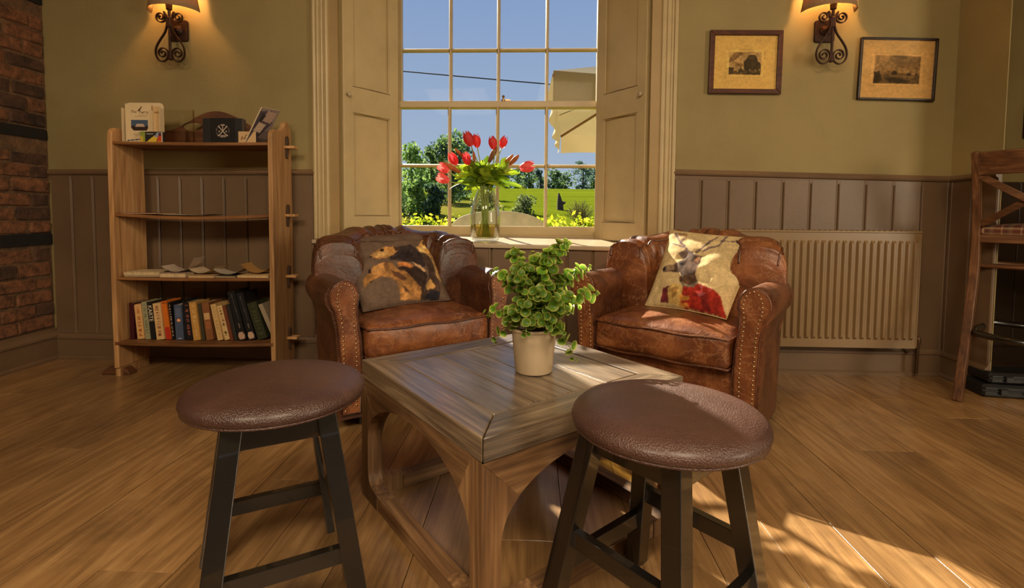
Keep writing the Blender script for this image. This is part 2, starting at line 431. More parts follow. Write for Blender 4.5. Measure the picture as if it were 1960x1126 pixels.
# ---- old brick of the left wall, each brick its own piece
random.seed(5)
zz = .185; row = 0
brick_bands = ((.655, .74), (1.275, 1.345), (2.02, 2.12))
while zz < 2.5:
    h = random.uniform(.066, .078)
    band = next((b for b in brick_bands if zz < b[1] and zz + h > b[0]), None)
    if band:
        MB().cbox((0, 0, 0), (.05, 2.2, band[1] - band[0] - .012), .006, jit=.004).build('timber_lath', TARRED, wl, loc=(XL - .022, 1.76, (band[0] + band[1]) / 2), rot=(.0 if row % 2 else .012, 0, 0))
        zz = band[1] + .004; row += 1; continue
    y = W - .006 - (0 if row % 2 else .0)
    first = random.uniform(.08, .13) if row % 2 else random.uniform(.19, .225)
    while y > 1.5:
        l = first if first else random.uniform(.19, .225); first = 0
        MB().cbox((0, 0, 0), (.07, l - .012, h - .003), .007, jit=.004).build('brick', BRICK2 if random.random() < .28 else BRICK, wl, loc=(XL - .037 + random.uniform(-.004, .005), y - l / 2, zz + h / 2 + random.uniform(-.003, .003)), rot=(random.uniform(-.012, .012), random.uniform(-.02, .02), random.uniform(-.02, .02)))
        y -= l
    zz += h + .007; row += 1
# ---- wainscot boards, dado rails, skirtings
def boards(x0, x1, z0, z1, pitch, y, mat, parent):
    n = max(1, round((x1 - x0) / pitch)); p = (x1 - x0) / n
    for i in range(n):
        m = MB().cbox((0, 0, 0), (p - .004, .016, z1 - z0), .0045)
        m.tube([(p / 2 - .012, -.006, -(z1 - z0) / 2), (p / 2 - .012, -.006, (z1 - z0) / 2)], .0042, 6)
        m.build('panel_board', mat, parent, loc=(x0 + p * (i + .5), y, (z0 + z1) / 2))
boards(XL + .01, -1.245, .15, 1.075, .130, W - .006, TAUPE, wall_back)
boards(.785, XR - .01, .13, 1.075, .1475, W - .006, TAUPE, wall_back)
boards(-1.235, .775, .13, .69, .1475, W - .006, TAUPE, wall_back)
for i in range(2):
    m = MB().cbox((0, 0, 0), (.016, .144, .95), .0045); m.tube([(-.006, .052, -.475), (-.006, .052, .475)], .0055, 6)
    m.build('panel_board', TAUPE, wall_right, loc=(XR - .006, 2.785 - i * .146, .605))
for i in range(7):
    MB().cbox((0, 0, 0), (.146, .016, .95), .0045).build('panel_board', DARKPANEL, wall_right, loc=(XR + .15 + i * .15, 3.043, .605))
def rail(name, p0, p1, prof, mat):
    # moulding profile (out, up) swept from p0 to p1; out is to the right of the run
    p0, p1 = Vector(p0), Vector(p1); t = (p1 - p0).normalized(); out = Vector((t.y, -t.x, 0)).normalized()
    m = MB(); n = len(prof)
    v = [p + out * a + Vector((0, 0, b)) for p in (p0, p1) for a, b in prof]
    m.add(v, [tuple(range(n)), tuple(range(n, 2 * n))[::-1]] + [(i, n + i, n + (i + 1) % n, (i + 1) % n) for i in range(n)])
    return structure(m.build(name, mat, smooth=True, angle=35))
DADO = [(0, -.03), (.012, -.03), (.014, -.006), (.024, .0), (.028, .010), (.024, .016), (.012, .02), (.008, .028), (0, .03)]
rail('trim_1', (XL + .005, W, 1.083), (-1.235, W, 1.09), DADO, TAUPE)
rail('trim_2', (.775, W, 1.10), (XR, W, 1.068), DADO, TAUPE)
rail('trim_3', (XR, W, 1.068), (XR, 2.565, 1.075), DADO, TAUPE)
SKIRT = [(0, 0), (.032, 0), (.032, .012), (.024, .022), (.018, .024), (.018, .125), (.026, .130), (.026, .142), (.018, .15), (.010, .165), (.010, .178), (0, .182)]
rail('baseboard_back', (XL, W, 0), (XR, W, 0), [(a, b * .93) for a, b in SKIRT], TAUPE)
rail('baseboard_left', (XL + .002, .4, 0), (XL + .002, W, 0), SKIRT, TAUPE)
rail('baseboard_right', (XR, W, 0), (XR, 2.565, 0), [(a, b * .9) for a, b in SKIRT], TAUPE)
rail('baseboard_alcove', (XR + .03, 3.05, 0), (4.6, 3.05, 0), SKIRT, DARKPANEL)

# ---- the sash window with its splayed shutters, sill and architrave
win = root('window_1')
YW = 3.25
def zx(x): return .0
Zs = dict(bot=.795, bar1=1.178, meet=1.566, bar2=1.917, top=2.268)
xs = [-.845, -.5325, -.226, .083, .397]
def sash(name, z0, z1, zb, y, bottomrail, toprail):
    m = MB(); xl, xr = -.880, .425
    m.box(((xl + xr) / 2, y, z0 - bottomrail / 2), (xr - xl, .04, bottomrail)); m.box(((xl + xr) / 2, y, z1 + toprail / 2), (xr - xl, .04, toprail))
    m.box(((xl + xs[0]) / 2, y, (z0 + z1) / 2), (xs[0] - xl, .04, z1 - z0)); m.box(((xs[4] + xr) / 2, y, (z0 + z1) / 2), (xr - xs[4], .04, z1 - z0))
    s = m.build(name, CREAM, win, bevel=.004)
    def bar(a, b):
        g = MB(); t = (Vector(b) - Vector(a)).normalized(); sd_ = Vector((1, 0, 0)) if abs(t.z) > .5 else Vector((0, 0, 1))
        prof = [(-.011, .012), (-.011, -.002), (-.004, -.016), (.004, -.016), (.011, -.002), (.011, .012)]
        v = [Vector(p) + sd_ * u + Vector((0, w_, 0)) for p in (a, b) for u, w_ in prof]
        g.add(v, [tuple(range(6))[::-1], tuple(range(6, 12))] + [(i, (i + 1) % 6, 6 + (i + 1) % 6, 6 + i) for i in range(6)])
        g.build('glazing_bar', CREAM, s, smooth=True, angle=40)
    for x in xs[1:4]: bar((x, y, z0 - .002), (x, y, z1 + .002))
    for i in range(4): bar((xs[i] + (.010 if i else -.001), y, zb), (xs[i + 1] - (.010 if i < 3 else -.001), y, zb))
    for i in range(4):
        for a, b in ((z0, zb), (zb, z1)):
            MB().box(((xs[i] + xs[i + 1]) / 2, y + .004, (a + b) / 2), (xs[i + 1] - xs[i], .003, b - a)).build('pane', PANE, s)
    return s
PANE = glassy('window_glass', (250, 251, 251), .03)
lower = sash('lower_sash', Zs['bot'], Zs['meet'] - .022, Zs['bar1'], YW, .058, .040)
upper = sash('upper_sash', Zs['meet'] + .022, Zs['top'], Zs['bar2'], YW + .045, .042, .05)
m = MB()
m.lathe([(.0, 0), (.013, 0), (.013, .008), (.006, .012), (.006, .02), (.010, .026), (.008, .034), (0, .038)], 12, Matrix.Translation((-.19, YW - .012, 1.584)), cap=False)
m.box((-.17, YW - .012, 1.59), (.05, .012, .008))
m.build('sash_fastener', BRASS, upper, smooth=True, angle=40)
m = MB()                                                      # box frame around the sashes
m.box((-.892, YW + .02, 1.53), (.024, .13, 1.63)); m.box((.437, YW + .02, 1.53), (.024, .13, 1.63)); m.box((-.2275, YW + .02, 2.335), (1.35, .13, .04))
m.box((-.2275, YW + .05, .728), (1.35, .16, .02))
m.build('box_frame', CREAM, win, bevel=.003)
m = MB()
m.box((-.874, YW - .035, 1.53), (.016, .018, 1.6)); m.box((.419, YW - .035, 1.53), (.016, .018, 1.6)); m.build('parting_bead', CREAM, win, bevel=.004)
# sill board: an old, slightly out of level slab
m = MB(); t_ = .026
top = [(-1.255, 2.832, .722), (.735, 2.832, .694), (OX1 + .01, W + .03, .697), (.43, YW - .02, .730), (-.885, YW - .02, .742), (OX0 - .01, W + .03, .724)]
m.add(top + [(x, y, z - t_) for x, y, z in top], [tuple(range(6))] + [tuple(range(6, 12))[::-1]] + [(i, 6 + i, 6 + (i + 1) % 6, (i + 1) % 6) for i in range(6)])
m.build('window_sill', SILLM, win, bevel=.006)
# architraves (to the sill) and the tan return behind them
def architrave(x0, x1, zb):
    m = MB(); d = 1 if x1 > x0 else -1; a, b = min(x0, x1), max(x0, x1); w = b - a
    m.box(((a + b) / 2, W - .008, (zb + 2.56) / 2), (w, .016, 2.56 - zb))
    for u, r in ((.0, .012), (.28, .007), (.62, .009), (.98, .013)):
        m.tube([(x0 + (x1 - x0) * u, W - .016, zb), (x0 + (x1 - x0) * u, W - .016, 2.56)], r, 8)
    m.build('architrave', CREAM, win, smooth=True, angle=35)
    return m
architrave(-1.232, -1.160, .724); architrave(.772, .705, .694)
m = MB(); m.box((-.23, W - .008, 2.52), (2.0, .016, .09)); m.build('architrave', CREAM, win)
for a, b, zb in ((-1.162, OX0 + .004, .724), (.707, OX1 - .004, .70)):
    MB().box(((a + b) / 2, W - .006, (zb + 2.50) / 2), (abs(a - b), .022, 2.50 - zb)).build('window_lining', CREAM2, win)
MB().prism([(OX0, W), (OX1, W), (GX1, YG), (GX0, YG)], 2.34, 2.36).build('window_soffit', CREAM, win)
# shutters, folded out against the splayed reveals: stiles, rails, two sunk panels, knob
def shutter(p0, p1, zb, knob_at, zk):
    # p0 = leading edge in the room, p1 = edge at the window
    a, b = Vector((*p0, 0)), Vector((*p1, 0)); L_ = (b - a).length; t = (b - a).normalized()
    nrm = Vector((t.y, -t.x, 0))
    if nrm.dot(Vector((-.23, 0, 0)) - (a + b) / 2) < 0: nrm = -nrm
    ang = atan2(t.y, t.x); e_ = bpy.data.objects.new('shutter', None); C.objects.link(e_); e_.parent = win
    e_.location = a + nrm * .012; e_.rotation_euler = (0, 0, ang); e_['kind'] = 'structure'
    sg = 1 if (Matrix.Rotation(ang, 3, 'Z') @ Vector((0, 1, 0))).dot(nrm) > 0 else -1
    zt = 2.335; st = .065; mid0, mid1 = 1.45, 1.60
    m = MB(); d = .024
    m.box((st / 2 + .004, 0, (zb + zt) / 2), (st, d, zt - zb)); m.box((L_ - st / 2, 0, (zb + zt) / 2), (st, d, zt - zb))
    for z0, z1 in ((zb, zb + .11), (mid0, mid1), (zt - .08, zt)):
        m.box((L_ / 2, 0, (z0 + z1) / 2), (L_ - 2 * st + .004, d, z1 - z0))
    m.build('shutter_frame', CREAM, e_, bevel=.005)
    for z0, z1 in ((zb + .11, mid0), (mid1, zt - .08)):
        w = L_ - 2 * st
        m = MB().box((L_ / 2, -sg * .006, (z0 + z1) / 2), (w, .008, z1 - z0))
        hx, hz = w / 2 - .004, (z1 - z0) / 2 - .004; cx_, cz_ = L_ / 2, (z0 + z1) / 2
        m.tube([(cx_ + i * hx, sg * .004, cz_ + j * hz) for i, j in ((-1, -1), (1, -1), (1, 1), (-1, 1))], .009, 6, closed=True)
        m.build('shutter_panel', CREAM, e_)
    kx = .032 if knob_at == 0 else L_ - .032
    MB().lathe([(0, 0), (.006, 0), (.005, .008), (.011, .013), (.013, .02), (.009, .026), (0, .028)], 14, Matrix.Translation((kx, sg * d / 2, zk)) @ Matrix.Rotation(-sg * pi / 2, 4, 'X'), cap=False).build('knob', SILLM, e_, smooth=True)
shutter((OX0 + .004, W + .012), (-.865, YW - .045), .745, 0, 1.545)
shutter((OX1 - .004, W + .012), (.405, YW - .045), .718, 0, 1.545)
# unseen window added in the far side wall to go with the side fill
w2 = root('added_window', (4.66, -.92, 1.42))
m = MB()
for yy in (-.66, 0, .66): m.box((0, yy, 0), (.06, .05, 1.44))
for z_ in (-.70, 0, .70): m.box((0, 0, z_), (.06, 1.36, .05))
m.build('window_frame', CREAM, w2)
MB().box((.02, 0, 0), (.004, 1.3, 1.4)).build('pane', PANE, w2)
# ================================================================== printing helpers (flat print held in colour attributes)
def inpoly(px, py, poly):
    r = np.zeros(px.shape, bool); n = len(poly)
    for i in range(n):
        x0, y0 = poly[i]; x1, y1 = poly[(i + 1) % n]
        if y0 == y1: continue
        c = ((y0 > py) != (y1 > py)) & (px < (x1 - x0) * (py - y0) / (y1 - y0) + x0)
        r ^= c
    return r
def paint(nu, nv, base, shapes, grain=0, seed=1, soft=0):
    """colours for a grid(nu, nv): shapes are (polygon in 0..1, rgb) or ('line', points, width, rgb) or ('disc', centre, radius, rgb), v runs upwards"""
    u, v = np.meshgrid(np.linspace(0, 1, nu), np.linspace(0, 1, nv), indexing='ij')
    col = np.empty((nu, nv, 3)); col[:] = base
    rg = np.random.default_rng(seed)
    if soft:                                                   # woven / painterly print: frayed outlines
        def cloud(k):
            g = rg.random((k + 2, k + 2)); X = u * k; Y = v * k; i = X.astype(int); j = Y.astype(int); fx = X - i; fy = Y - j
            fx = fx * fx * (3 - 2 * fx); fy = fy * fy * (3 - 2 * fy)
            return (g[i, j] * (1 - fx) + g[i + 1, j] * fx) * (1 - fy) + (g[i, j + 1] * (1 - fx) + g[i + 1, j + 1] * fx) * fy - .5
        u0, v0 = u, v
        du, dv = soft * (.022 * cloud(14) + .014 * cloud(40)), soft * (.022 * cloud(14) + .014 * cloud(40))
        tone = 1 + .22 * cloud(9) + .36 * cloud(26) + .22 * cloud(60)
        u, v = u + du, v + dv
    for sh in shapes:
        if sh[0] == 'line':
            mk = np.zeros(u.shape, bool)
            for (x0, y0), (x1, y1) in zip(sh[1], sh[1][1:]):
                dx, dy = x1 - x0, y1 - y0; t = np.clip(((u - x0) * dx + (v - y0) * dy) / (dx * dx + dy * dy + 1e-12), 0, 1)
                mk |= np.hypot(u - x0 - t * dx, v - y0 - t * dy) < sh[2]
        elif sh[0] == 'disc':
            asp = sh[4] if len(sh) > 4 else 1
            mk = np.hypot(u - sh[1][0], (v - sh[1][1]) * asp) < sh[2]
        else:
            mk = inpoly(u, v, sh[0])
        c = sh[3] if sh[0] in ('line', 'disc') and sh[0] == 'line' else (sh[3] if sh[0] == 'disc' else sh[1])
        col[mk] = c
    if soft:
        for _ in range(2 if soft == 1 else 1):
            p_ = np.pad(col, ((1, 1), (1, 1), (0, 0)), 'edge'); col = (p_[1:-1, 1:-1] * 2 + p_[:-2, 1:-1] + p_[2:, 1:-1] + p_[1:-1, :-2] + p_[1:-1, 2:]) / 6
        ch = np.abs(col - np.array(base)).sum(2, keepdims=True); col *= 1 + (tone[..., None] - 1) * np.clip(.25 + ch / 120, 0, 1)
    if grain: col *= (1 + grain * (rg.random((nu, nv, 1)) - .5) * 2)
    col = np.clip(col, 0, 255) / 255
    l = np.where(col <= .04045, col / 12.92, ((col + .055) / 1.055) ** 2.4)
    return np.concatenate([l, np.ones((nu, nv, 1))], axis=2).reshape(-1, 4)
def quad_uv(pts, q):
    # pixel points of a picture -> (u, v) inside quad q = TL, TR, BR, BL (inverse bilinear), v upwards
    out = []
    tl, tr, br, bl = [np.array(p, float) for p in q]
    for p in pts:
        u, v = .5, .5; p = np.array(p, float)
        for _ in range(12):
            f = (tl * (1 - u) + tr * u) * (1 - v) + (bl * (1 - u) + br * u) * v - p
            du = (tr - tl) * (1 - v) + (br - bl) * v; dv = (bl - tl) * (1 - u) + (br - tr) * u
            s_ = np.linalg.solve(np.stack([du, dv], 1), f); u -= s_[0]; v -= s_[1]
        out.append((u, 1 - v))
    return out
def sheet(name, mat, parent, x0, x1, z0, z1, y, nu, nv, base, shapes, grain=.05, fn=None, seed=1, soft=0):
    # a printed flat sheet facing -y
    m = MB(); m.grid((lambda u, v: fn(u, v)) if fn else (lambda u, v: (x0 + (x1 - x0) * u, y, z0 + (z1 - z0) * v)), nu, nv)
    m.c = paint(nu, nv, base, shapes, grain, seed, soft)
    return m.build(name, mat, parent, smooth=False)
def lettering(name, txt, size, mat, parent, loc, rot=(pi / 2, 0, 0), depth=.0002, shear=0, spacing=1):
    c = bpy.data.curves.new(name, 'FONT'); c.body = txt; c.size = size; c.extrude = depth; c.align_x = 'CENTER'; c.align_y = 'CENTER'
    c.shear = shear; c.space_character = spacing; c.resolution_u = 2
    o = bpy.data.objects.new('tmp', c); C.objects.link(o)
    me = bpy.data.meshes.new_from_object(o.evaluated_get(bpy.context.evaluated_depsgraph_get())); me.name = name
    bpy.data.objects.remove(o)
    o = bpy.data.objects.new(name, me); C.objects.link(o); me.materials.clear(); me.materials.append(mat)
    o.parent = parent; o.location = loc; o.rotation_euler = rot; return o

PRINT = printed('printed_paper', .6)
FABRIC = printed('printed_cushion_cloth', .9, bmp=.5, bscale=420, spec=.15)
PAPER = plain('white_paper', (214, 198, 170), .7, var=.05, bmp=0, rand=5)
PAGES = plain('book_pages', (196, 170, 128), .8, var=.15, scale=3, bmp=.2, bscale=50, stretch=(60, 1, 1), rand=3)

# ================================================================== ARMCHAIRS
LEATHER = leather('worn_tan_leather', (60, 31, 17), (110, 61, 33), (156, 96, 54), rough=.32, scale=6, wear=(190, 136, 92), coat=.15)
LEATHERM = leather('brown_shell_leather', (44, 23, 14), (84, 46, 26), (124, 74, 42), rough=.34, scale=5, wear=(150, 98, 62), coat=.15)
LEATHERD = leather('dark_brown_leather', (44, 24, 15), (76, 42, 25), (112, 66, 40), rough=.32, scale=5, wear=(130, 84, 54), coat=.15)
DARKWOOD = plain('dark_wood_foot', (38, 22, 14), .4, bmp=.1)
def fbm(x, y, z, s): return noise.noise(Vector((x, y, z)) * s)
def u_path(a, yb, r, yf):
    # plan curve of the shell: right arm front, round the back, left arm front
    p = []
    for i in range(9): p.append((a, yf + (yb - r - yf) * i / 8))
    for i in range(1, 13):
        t = i / 12 * pi / 2; p.append((a - r + r * cos(t), yb - r + r * sin(t)))
    for i in range(1, 9): p.append((a - r - (2 * a - 2 * r) * i / 8, yb))
    for i in range(1, 13):
        t = pi / 2 + i / 12 * pi / 2; p.append((-a + r + r * cos(t), yb - r + r * sin(t)))
    for i in range(1, 9): p.append((-a, yb - r - (yb - r - yf) * i / 8))
    return p
def arm_profile(h):
    # (out, z) closed loop of an arm: straight outside, scroll rolled over at the top
    p = [(.044, .05), (.048, .25), (.056, h - .20), (.072, h - .125)]
    for i in range(13):
        t = radians(-38 + i / 12 * 246); p.append((.030 + .068 * cos(t), h - .068 + .068 * sin(t)))
    p += [(-.028, h - .15), (-.044, h - .25), (-.050, .25), (-.045, .05)]
    return p
def sweep(path, prof_fn, cap=True):
    m = MB(); v = []; n = len(path); k = None
    for i, (x, y) in enumerate(path):
        x0, y0 = path[max(i - 1, 0)]; x1, y1 = path[min(i + 1, n - 1)]
        t = Vector((x1 - x0, y1 - y0)).normalized(); o = Vector((t.y, -t.x))
        pr = prof_fn(i / (n - 1)); k = len(pr)
        for s_, z in pr:
            X, Y = x + o.x * s_, y + o.y * s_
            d = .004 * fbm(X * 1, Y, z, 9) + .0025 * fbm(X, Y, z, 24)
            v.append((X + o.x * d, Y + o.y * d, z + d * .5))
    f = [(i * k + j, i * k + (j + 1) % k, (i + 1) * k + (j + 1) % k, (i + 1) * k + j) for i in range(n - 1) for j in range(k)]
    if cap: f += [tuple(range(k))[::-1], tuple((n - 1) * k + j for j in range(k))]
    return m.add(v, f)
def make_armchair(label, loc, rotz, mat_seat, mat_shell, mat_back):
    t = thing('leather_armchair', label, 'armchair', loc, rotz, 'pair of leather club armchairs')
    A, YB, R_, YF, H_ = .338, .290, .318, -.335, .610
    path = u_path(A, YB, R_, YF)
    cut = 10
    pr = arm_profile(H_)
    for side, seg, sx_ in (('r', path[:cut + 1], 1), ('l', path[-cut - 1:], -1)):
        arm = sweep(seg, lambda q: pr).build('arm', mat_shell, t, smooth=True, angle=50)
        # front facing of the scroll, slightly proud, and its two rows of brass nails
        inner = []
        for s_, z in pr:
            c_ = .008; inner.append((sx_ * A + sx_ * (c_ + (s_ - c_) * .80), .075 + (z - .05) * .955))
        fp = MB().prism(inner, YF - .012, YF + .004, 'Y').build('arm_front', mat_seat, arm, bevel=.004)
        nl = MB()
        lp = []
        for s_, z in pr:
            c_ = .008; lp.append(Vector((sx_ * A + sx_ * (c_ + (s_ - c_) * .50), 0, .09 + (z - .05) * .905)))
        d = 0; tot = []
        for a, b in zip(lp, lp[1:]):
            nseg = max(1, int((b - a).length / .0025))
            tot += [a.lerp(b, i / nseg) for i in range(nseg)]
        last = None
        for p in tot:
            if last is None or (p - last).length > .0155:
                last = p
                nl.lathe([(.0, .0032), (.0029, .0024), (.0047, 0)], 6, Matrix.Translation((p.x, YF - .0125, p.z)) @ Matrix.Rotation(pi / 2, 4, 'X'), cap=False)
        o = nl.build('nail_trim', BRASS, arm, smooth=True); o['kind'] = 'stuff'
        ed = MB().tube([(x, YF - .010, z) for x, z in inner], .0035, 6, closed=True).build('piping', mat_shell, arm, smooth=True)
    # outer back: a plain upright wall behind the pillow back
    def bp(q):
        return [(.046, .06), (.052, .3), (.054, .60), (.03, .655), (-.03, .655), (-.046, .6), (-.046, .06)]
    sweep(path[cut:-cut], bp).build('outer_back', mat_shell, t, smooth=True, angle=50)
    # pillow back: full bolster following the curve, gathered in pleats along its top
    def pb(q):
        w = min(1, min(q, 1 - q) / .16); w = w * w * (3 - 2 * w)
        w2 = min(1, min(q, 1 - q) / .06); w2 = sqrt(max(0, 1 - (1 - w2) ** 2))
        zt = .655 + .155 * sin(pi * q) ** .85; zb = .34; hh = (zt - zb) / 2; cz = (zt + zb) / 2
        th = .03 + .078 * w2
        o = []
        for i in range(34):
            a = 2 * pi * i / 34; ca, sa = cos(a), sin(a)
            s_ = math.copysign(abs(ca) ** .72, ca) * th; z = cz + math.copysign(abs(sa) ** .55, sa) * hh
            top = max(0, (z - .62) / .19)
            s_ += .012 * ((z - .5) / .3) - .004
            k = sin(q * 95 + 2.2 * sin(q * 31)) * .0095 * min(1, top * 1.6) + sin(q * 41 + z * 30) * .003
            s_ += math.copysign(k, ca) * (1 if abs(ca) > .12 else 0); z += k * .9 * (1 if sa > 0 else 0)
            o.append((s_, z))
        return o
    path2 = u_path(.300, .250, .28, -.045)
    fine = []
    for (x0, y0), (x1, y1) in zip(path2, path2[1:]):
        for i in range(4): fine.append((x0 + (x1 - x0) * i / 4, y0 + (y1 - y0) * i / 4))
    fine.append(path2[-1])
    bk = sweep(fine, pb).build('back', mat_back, t, smooth=True)
    for idx, rr in ((12, .0045), (5, .0045)):
        pts = []
        for i in range(0, len(fine), 2):
            q = i / (len(fine) - 1)
            if not .045 < q < .955: continue
            x0, y0 = fine[max(i - 1, 0)]; x1, y1 = fine[min(i + 1, len(fine) - 1)]
            tt = Vector((x1 - x0, y1 - y0)).normalized(); oo = Vector((tt.y, -tt.x))
            s_, z = pb(q)[idx]; pts.append((fine[i][0] + oo.x * s_, fine[i][1] + oo.y * s_, z + .001))
        MB().tube(pts, rr, 6).build('piping', mat_shell, bk, smooth=True)
    # base rail and front
    MB().rbox((0, -.02, .185), (.62, .58, .21), .02, 6).build('base', mat_seat, t, smooth=True)
    # seat cushion: boxed, crowned, creased
    def crown(x, y, z):
        u, w = x / .285, (y) / .29
        b = max(0, 1 - u * u) * max(0, 1 - w * w)
        k = .0045 * fbm(x, y, z, 14) + .003 * fbm(x + 3, y, z, 34)
        if z > 0: z += .032 * b ** .6 + k
        else: z -= 0
        y2 = y - (.014 * max(0, 1 - u * u) * max(0, 1 - (z / .07) ** 2) if y < 0 else 0) + k * .8
        return (x + k * .5, y2, z)
    sc = MB().rbox((0, -.085, .352), (.566, .575, .135), .028, 22, crown).build('seat_cushion', mat_seat, t, smooth=True)
    for dz in (.055, -.060):
        pts = []
        hx, y0, y1 = .281, -.372, .19
        for i in range(61):
            q = i / 60 * 3
            if q < 1: p = (-hx, y1 + (y0 - y1) * q)
            elif q < 2: p = (-hx + 2 * hx * (q - 1), y0 - .012 * (1 - (2 * (q - 1) - 1) ** 2))
            else: p = (hx, y0 + (y1 - y0) * (q - 2))
            pts.append((p[0], p[1], .352 + dz + .003 * sin(i * .7)))
        MB().tube(pts, .0048, 6).build('piping', mat_shell, sc, smooth=True)
    for x, y in ((-.27, -.27), (.27, -.27), (-.22, .2), (.22, .2)):
        MB().beam((x, y, .10), (x * 1.02, y * 1.02, 0), .05, .05, (0, 1, 0), .034, .034).build('leg', DARKWOOD, t, bevel=.003)
    return t
chair_left = make_armchair('brown leather club armchair with the hounds cushion, below the left window shutter', (-.640, 2.435, 0), radians(36), LEATHER, LEATHERD, LEATHERD)
chair_right = make_armchair('tan leather club armchair with the stag cushion, in front of the radiator', (.730, 2.38, 0), radians(-36), LEATHER, LEATHERM, LEATHER)

# ---- scatter cushions
def make_cushion(name, label, thick, base, shapes, mat, corners, seed, back):
    # corners TL, TR, BR, BL in the room: the cover is stretched between them
    N = 150; m = MB(); TL_, TR_, BR_, BL_ = [Vector(c) for c in corners]; ctr = (TL_ + TR_ + BR_ + BL_) / 4
    nrm = ((TR_ + BR_ - TL_ - BL_).cross(TL_ + TR_ - BL_ - BR_)).normalized()
    def top(u, v, sg):
        a, b = 2 * u - 1, 2 * v - 1
        prof = max(0, (1 - abs(a) ** 2.6) * (1 - abs(b) ** 2.6)) ** .55
        pin = 1 - .055 * (1 - a * a) * abs(b) ** 3; pin2 = 1 - .055 * (1 - b * b) * abs(a) ** 3
        U_, V_ = (a * pin2 + 1) / 2, (b * pin + 1) / 2
        pb_ = BL_.lerp(BR_, U_).lerp(TL_.lerp(TR_, U_), V_) - ctr
        wr = .010 * noise.noise(Vector((a * 2.1 + seed, b * 2.6, seed))) + .006 * noise.noise(Vector((a * 5 + seed, b * 6, 2)))
        edge = min(1, 4 * min(1 - abs(a), 1 - abs(b)))
        return tuple(pb_ + nrm * (sg * (thick / 2 * prof) - wr * edge * (1 if sg > 0 else .3)))
    m.grid(lambda u, v: top(u, v, 1), N, N)
    m.c = paint(N, N, base, shapes, .10, seed, soft=.6)
    root_ = m.build(name, mat, None, smooth=True)
    tag(root_, label, 'cushion', 'printed cushions on the armchairs')
    b = MB(); b.grid(lambda u, v: top(u, v, -1), 40, 40); b.c = paint(40, 40, back, [], .1)
    b.build('back_cover', mat, root_, smooth=True)
    e_ = []
    for a, b_ in [(i / 20 * 2 - 1, -1) for i in range(20)] + [(1, i / 20 * 2 - 1) for i in range(20)] + [(1 - i / 10, 1) for i in range(20)] + [(-1, 1 - i / 10) for i in range(20)]:
        e_.append(top((a + 1) / 2, (b_ + 1) / 2, 1))
    sm = MB().tube(e_, .0028, 5, closed=True); sm.c = [(*lin(back), 1)] * len(sm.v); sm.build('seam', mat, root_, smooth=True)
    root_.location = ctr
    return root_
def frame_from(bl, br, tl):
    # cushion axes from three target corners
    bl, br, tl = Vector(bl), Vector(br), Vector(tl)
    x = (br - bl).normalized(); z = (tl - bl); z = (z - x * z.dot(x)).normalized(); y = z.cross(x)
    return x, y, z
q1 = [(45, 150), (1110, 85), (1390, 915), (345, 1060)]
tan, dk = (158, 116, 70), (50, 40, 38)
H1 = [
 ([(590, 500), (700, 390), (850, 360), (940, 420), (1000, 480), (1040, 600), (1000, 640), (880, 580), (700, 570), (600, 560)], (56, 45, 44)),
 ([(690, 590), (780, 575), (880, 620), (1000, 640), (1060, 720), (1000, 960), (900, 900), (700, 660)], (60, 44, 38)),
 ([(300, 770), (350, 700), (420, 620), (520, 585), (620, 600), (690, 660), (800, 700), (900, 780), (980, 850), (1000, 960), (740, 980), (700, 820), (600, 760), (500, 740), (420, 790), (320, 830)], (158, 112, 64)),
 ([(340, 815), (440, 770), (400, 800)], dk),
 ([(420, 620), (520, 585), (560, 610), (530, 680), (440, 720), (380, 700)], (182, 132, 78)),
 ([(620, 680), (700, 690), (800, 760), (760, 790), (650, 740)], (92, 62, 46)),
 ([(520, 600), (560, 590), (600, 650), (560, 690)], (120, 82, 52)),
 ([(355, 650), (385, 640), (395, 690), (365, 695)], (38, 30, 30)),
 ([(690, 590), (780, 575), (880, 620), (860, 640), (700, 640)], (178, 114, 62)),
 ([(860, 570), (960, 610), (1040, 670), (1010, 680), (900, 620)], (188, 150, 110)),
 ([(720, 800), (800, 850), (880, 960), (760, 980)], (182, 130, 76)),
 ([(740, 830), (850, 900), (790, 910)], (92, 64, 46)),
 ([(365, 500), (400, 465), (470, 410), (560, 385), (650, 380), (700, 400), (690, 450), (640, 490), (560, 530), (450, 530), (390, 510)], (178, 128, 72)),
 ([(390, 480), (470, 430), (560, 440), (600, 490), (450, 520)], (200, 156, 98)),
 ([(640, 385), (700, 390), (705, 440), (670, 455)], (70, 50, 40)),
 ([(360, 498), (395, 485), (400, 508), (372, 510)], (40, 32, 32)),
 ([(485, 408), (527, 408), (520, 440), (485, 437)], (40, 30, 28)),
 ([(1000, 450), (1080, 440), (1180, 680), (1240, 850), (1240, 940), (1000, 960), (1080, 720), (1020, 540)], (76, 58, 48)),
 ([(1140, 420), (1200, 520), (1250, 650), (1258, 760), (1200, 720), (1130, 540), (1060, 440)], (182, 142, 92)),
 ([(920, 400), (960, 340), (1010, 270), (1080, 240), (1130, 290), (1140, 420), (1060, 440), (970, 460)], (194, 148, 84)),
 ([(960, 400), (1010, 330), (1060, 350), (1040, 430), (970, 450)], (214, 174, 112)),
 ([(1008, 288), (1034, 285), (1030, 322), (1006, 318)], (44, 32, 28)),
 ([(1080, 290), (1130, 290), (1125, 370), (1090, 340)], (150, 104, 60)),
 ([(1040, 830), (1090, 750), (1165, 820), (1150, 850), (1050, 870)], (190, 145, 85)),
 ([(1100, 870), (1240, 860), (1240, 930), (1040, 960)], (40, 36, 42)),
 ([(60, 250), (500, 300), (1000, 270), (1000, 285), (500, 318), (70, 275)], (84, 66, 54)),
]
S1 = [(quad_uv(p, q1), c) for p, c in H1]
q2 = [(325, 85), (1310, 205), (925, 1050), (55, 915)]
an = (112, 92, 86)
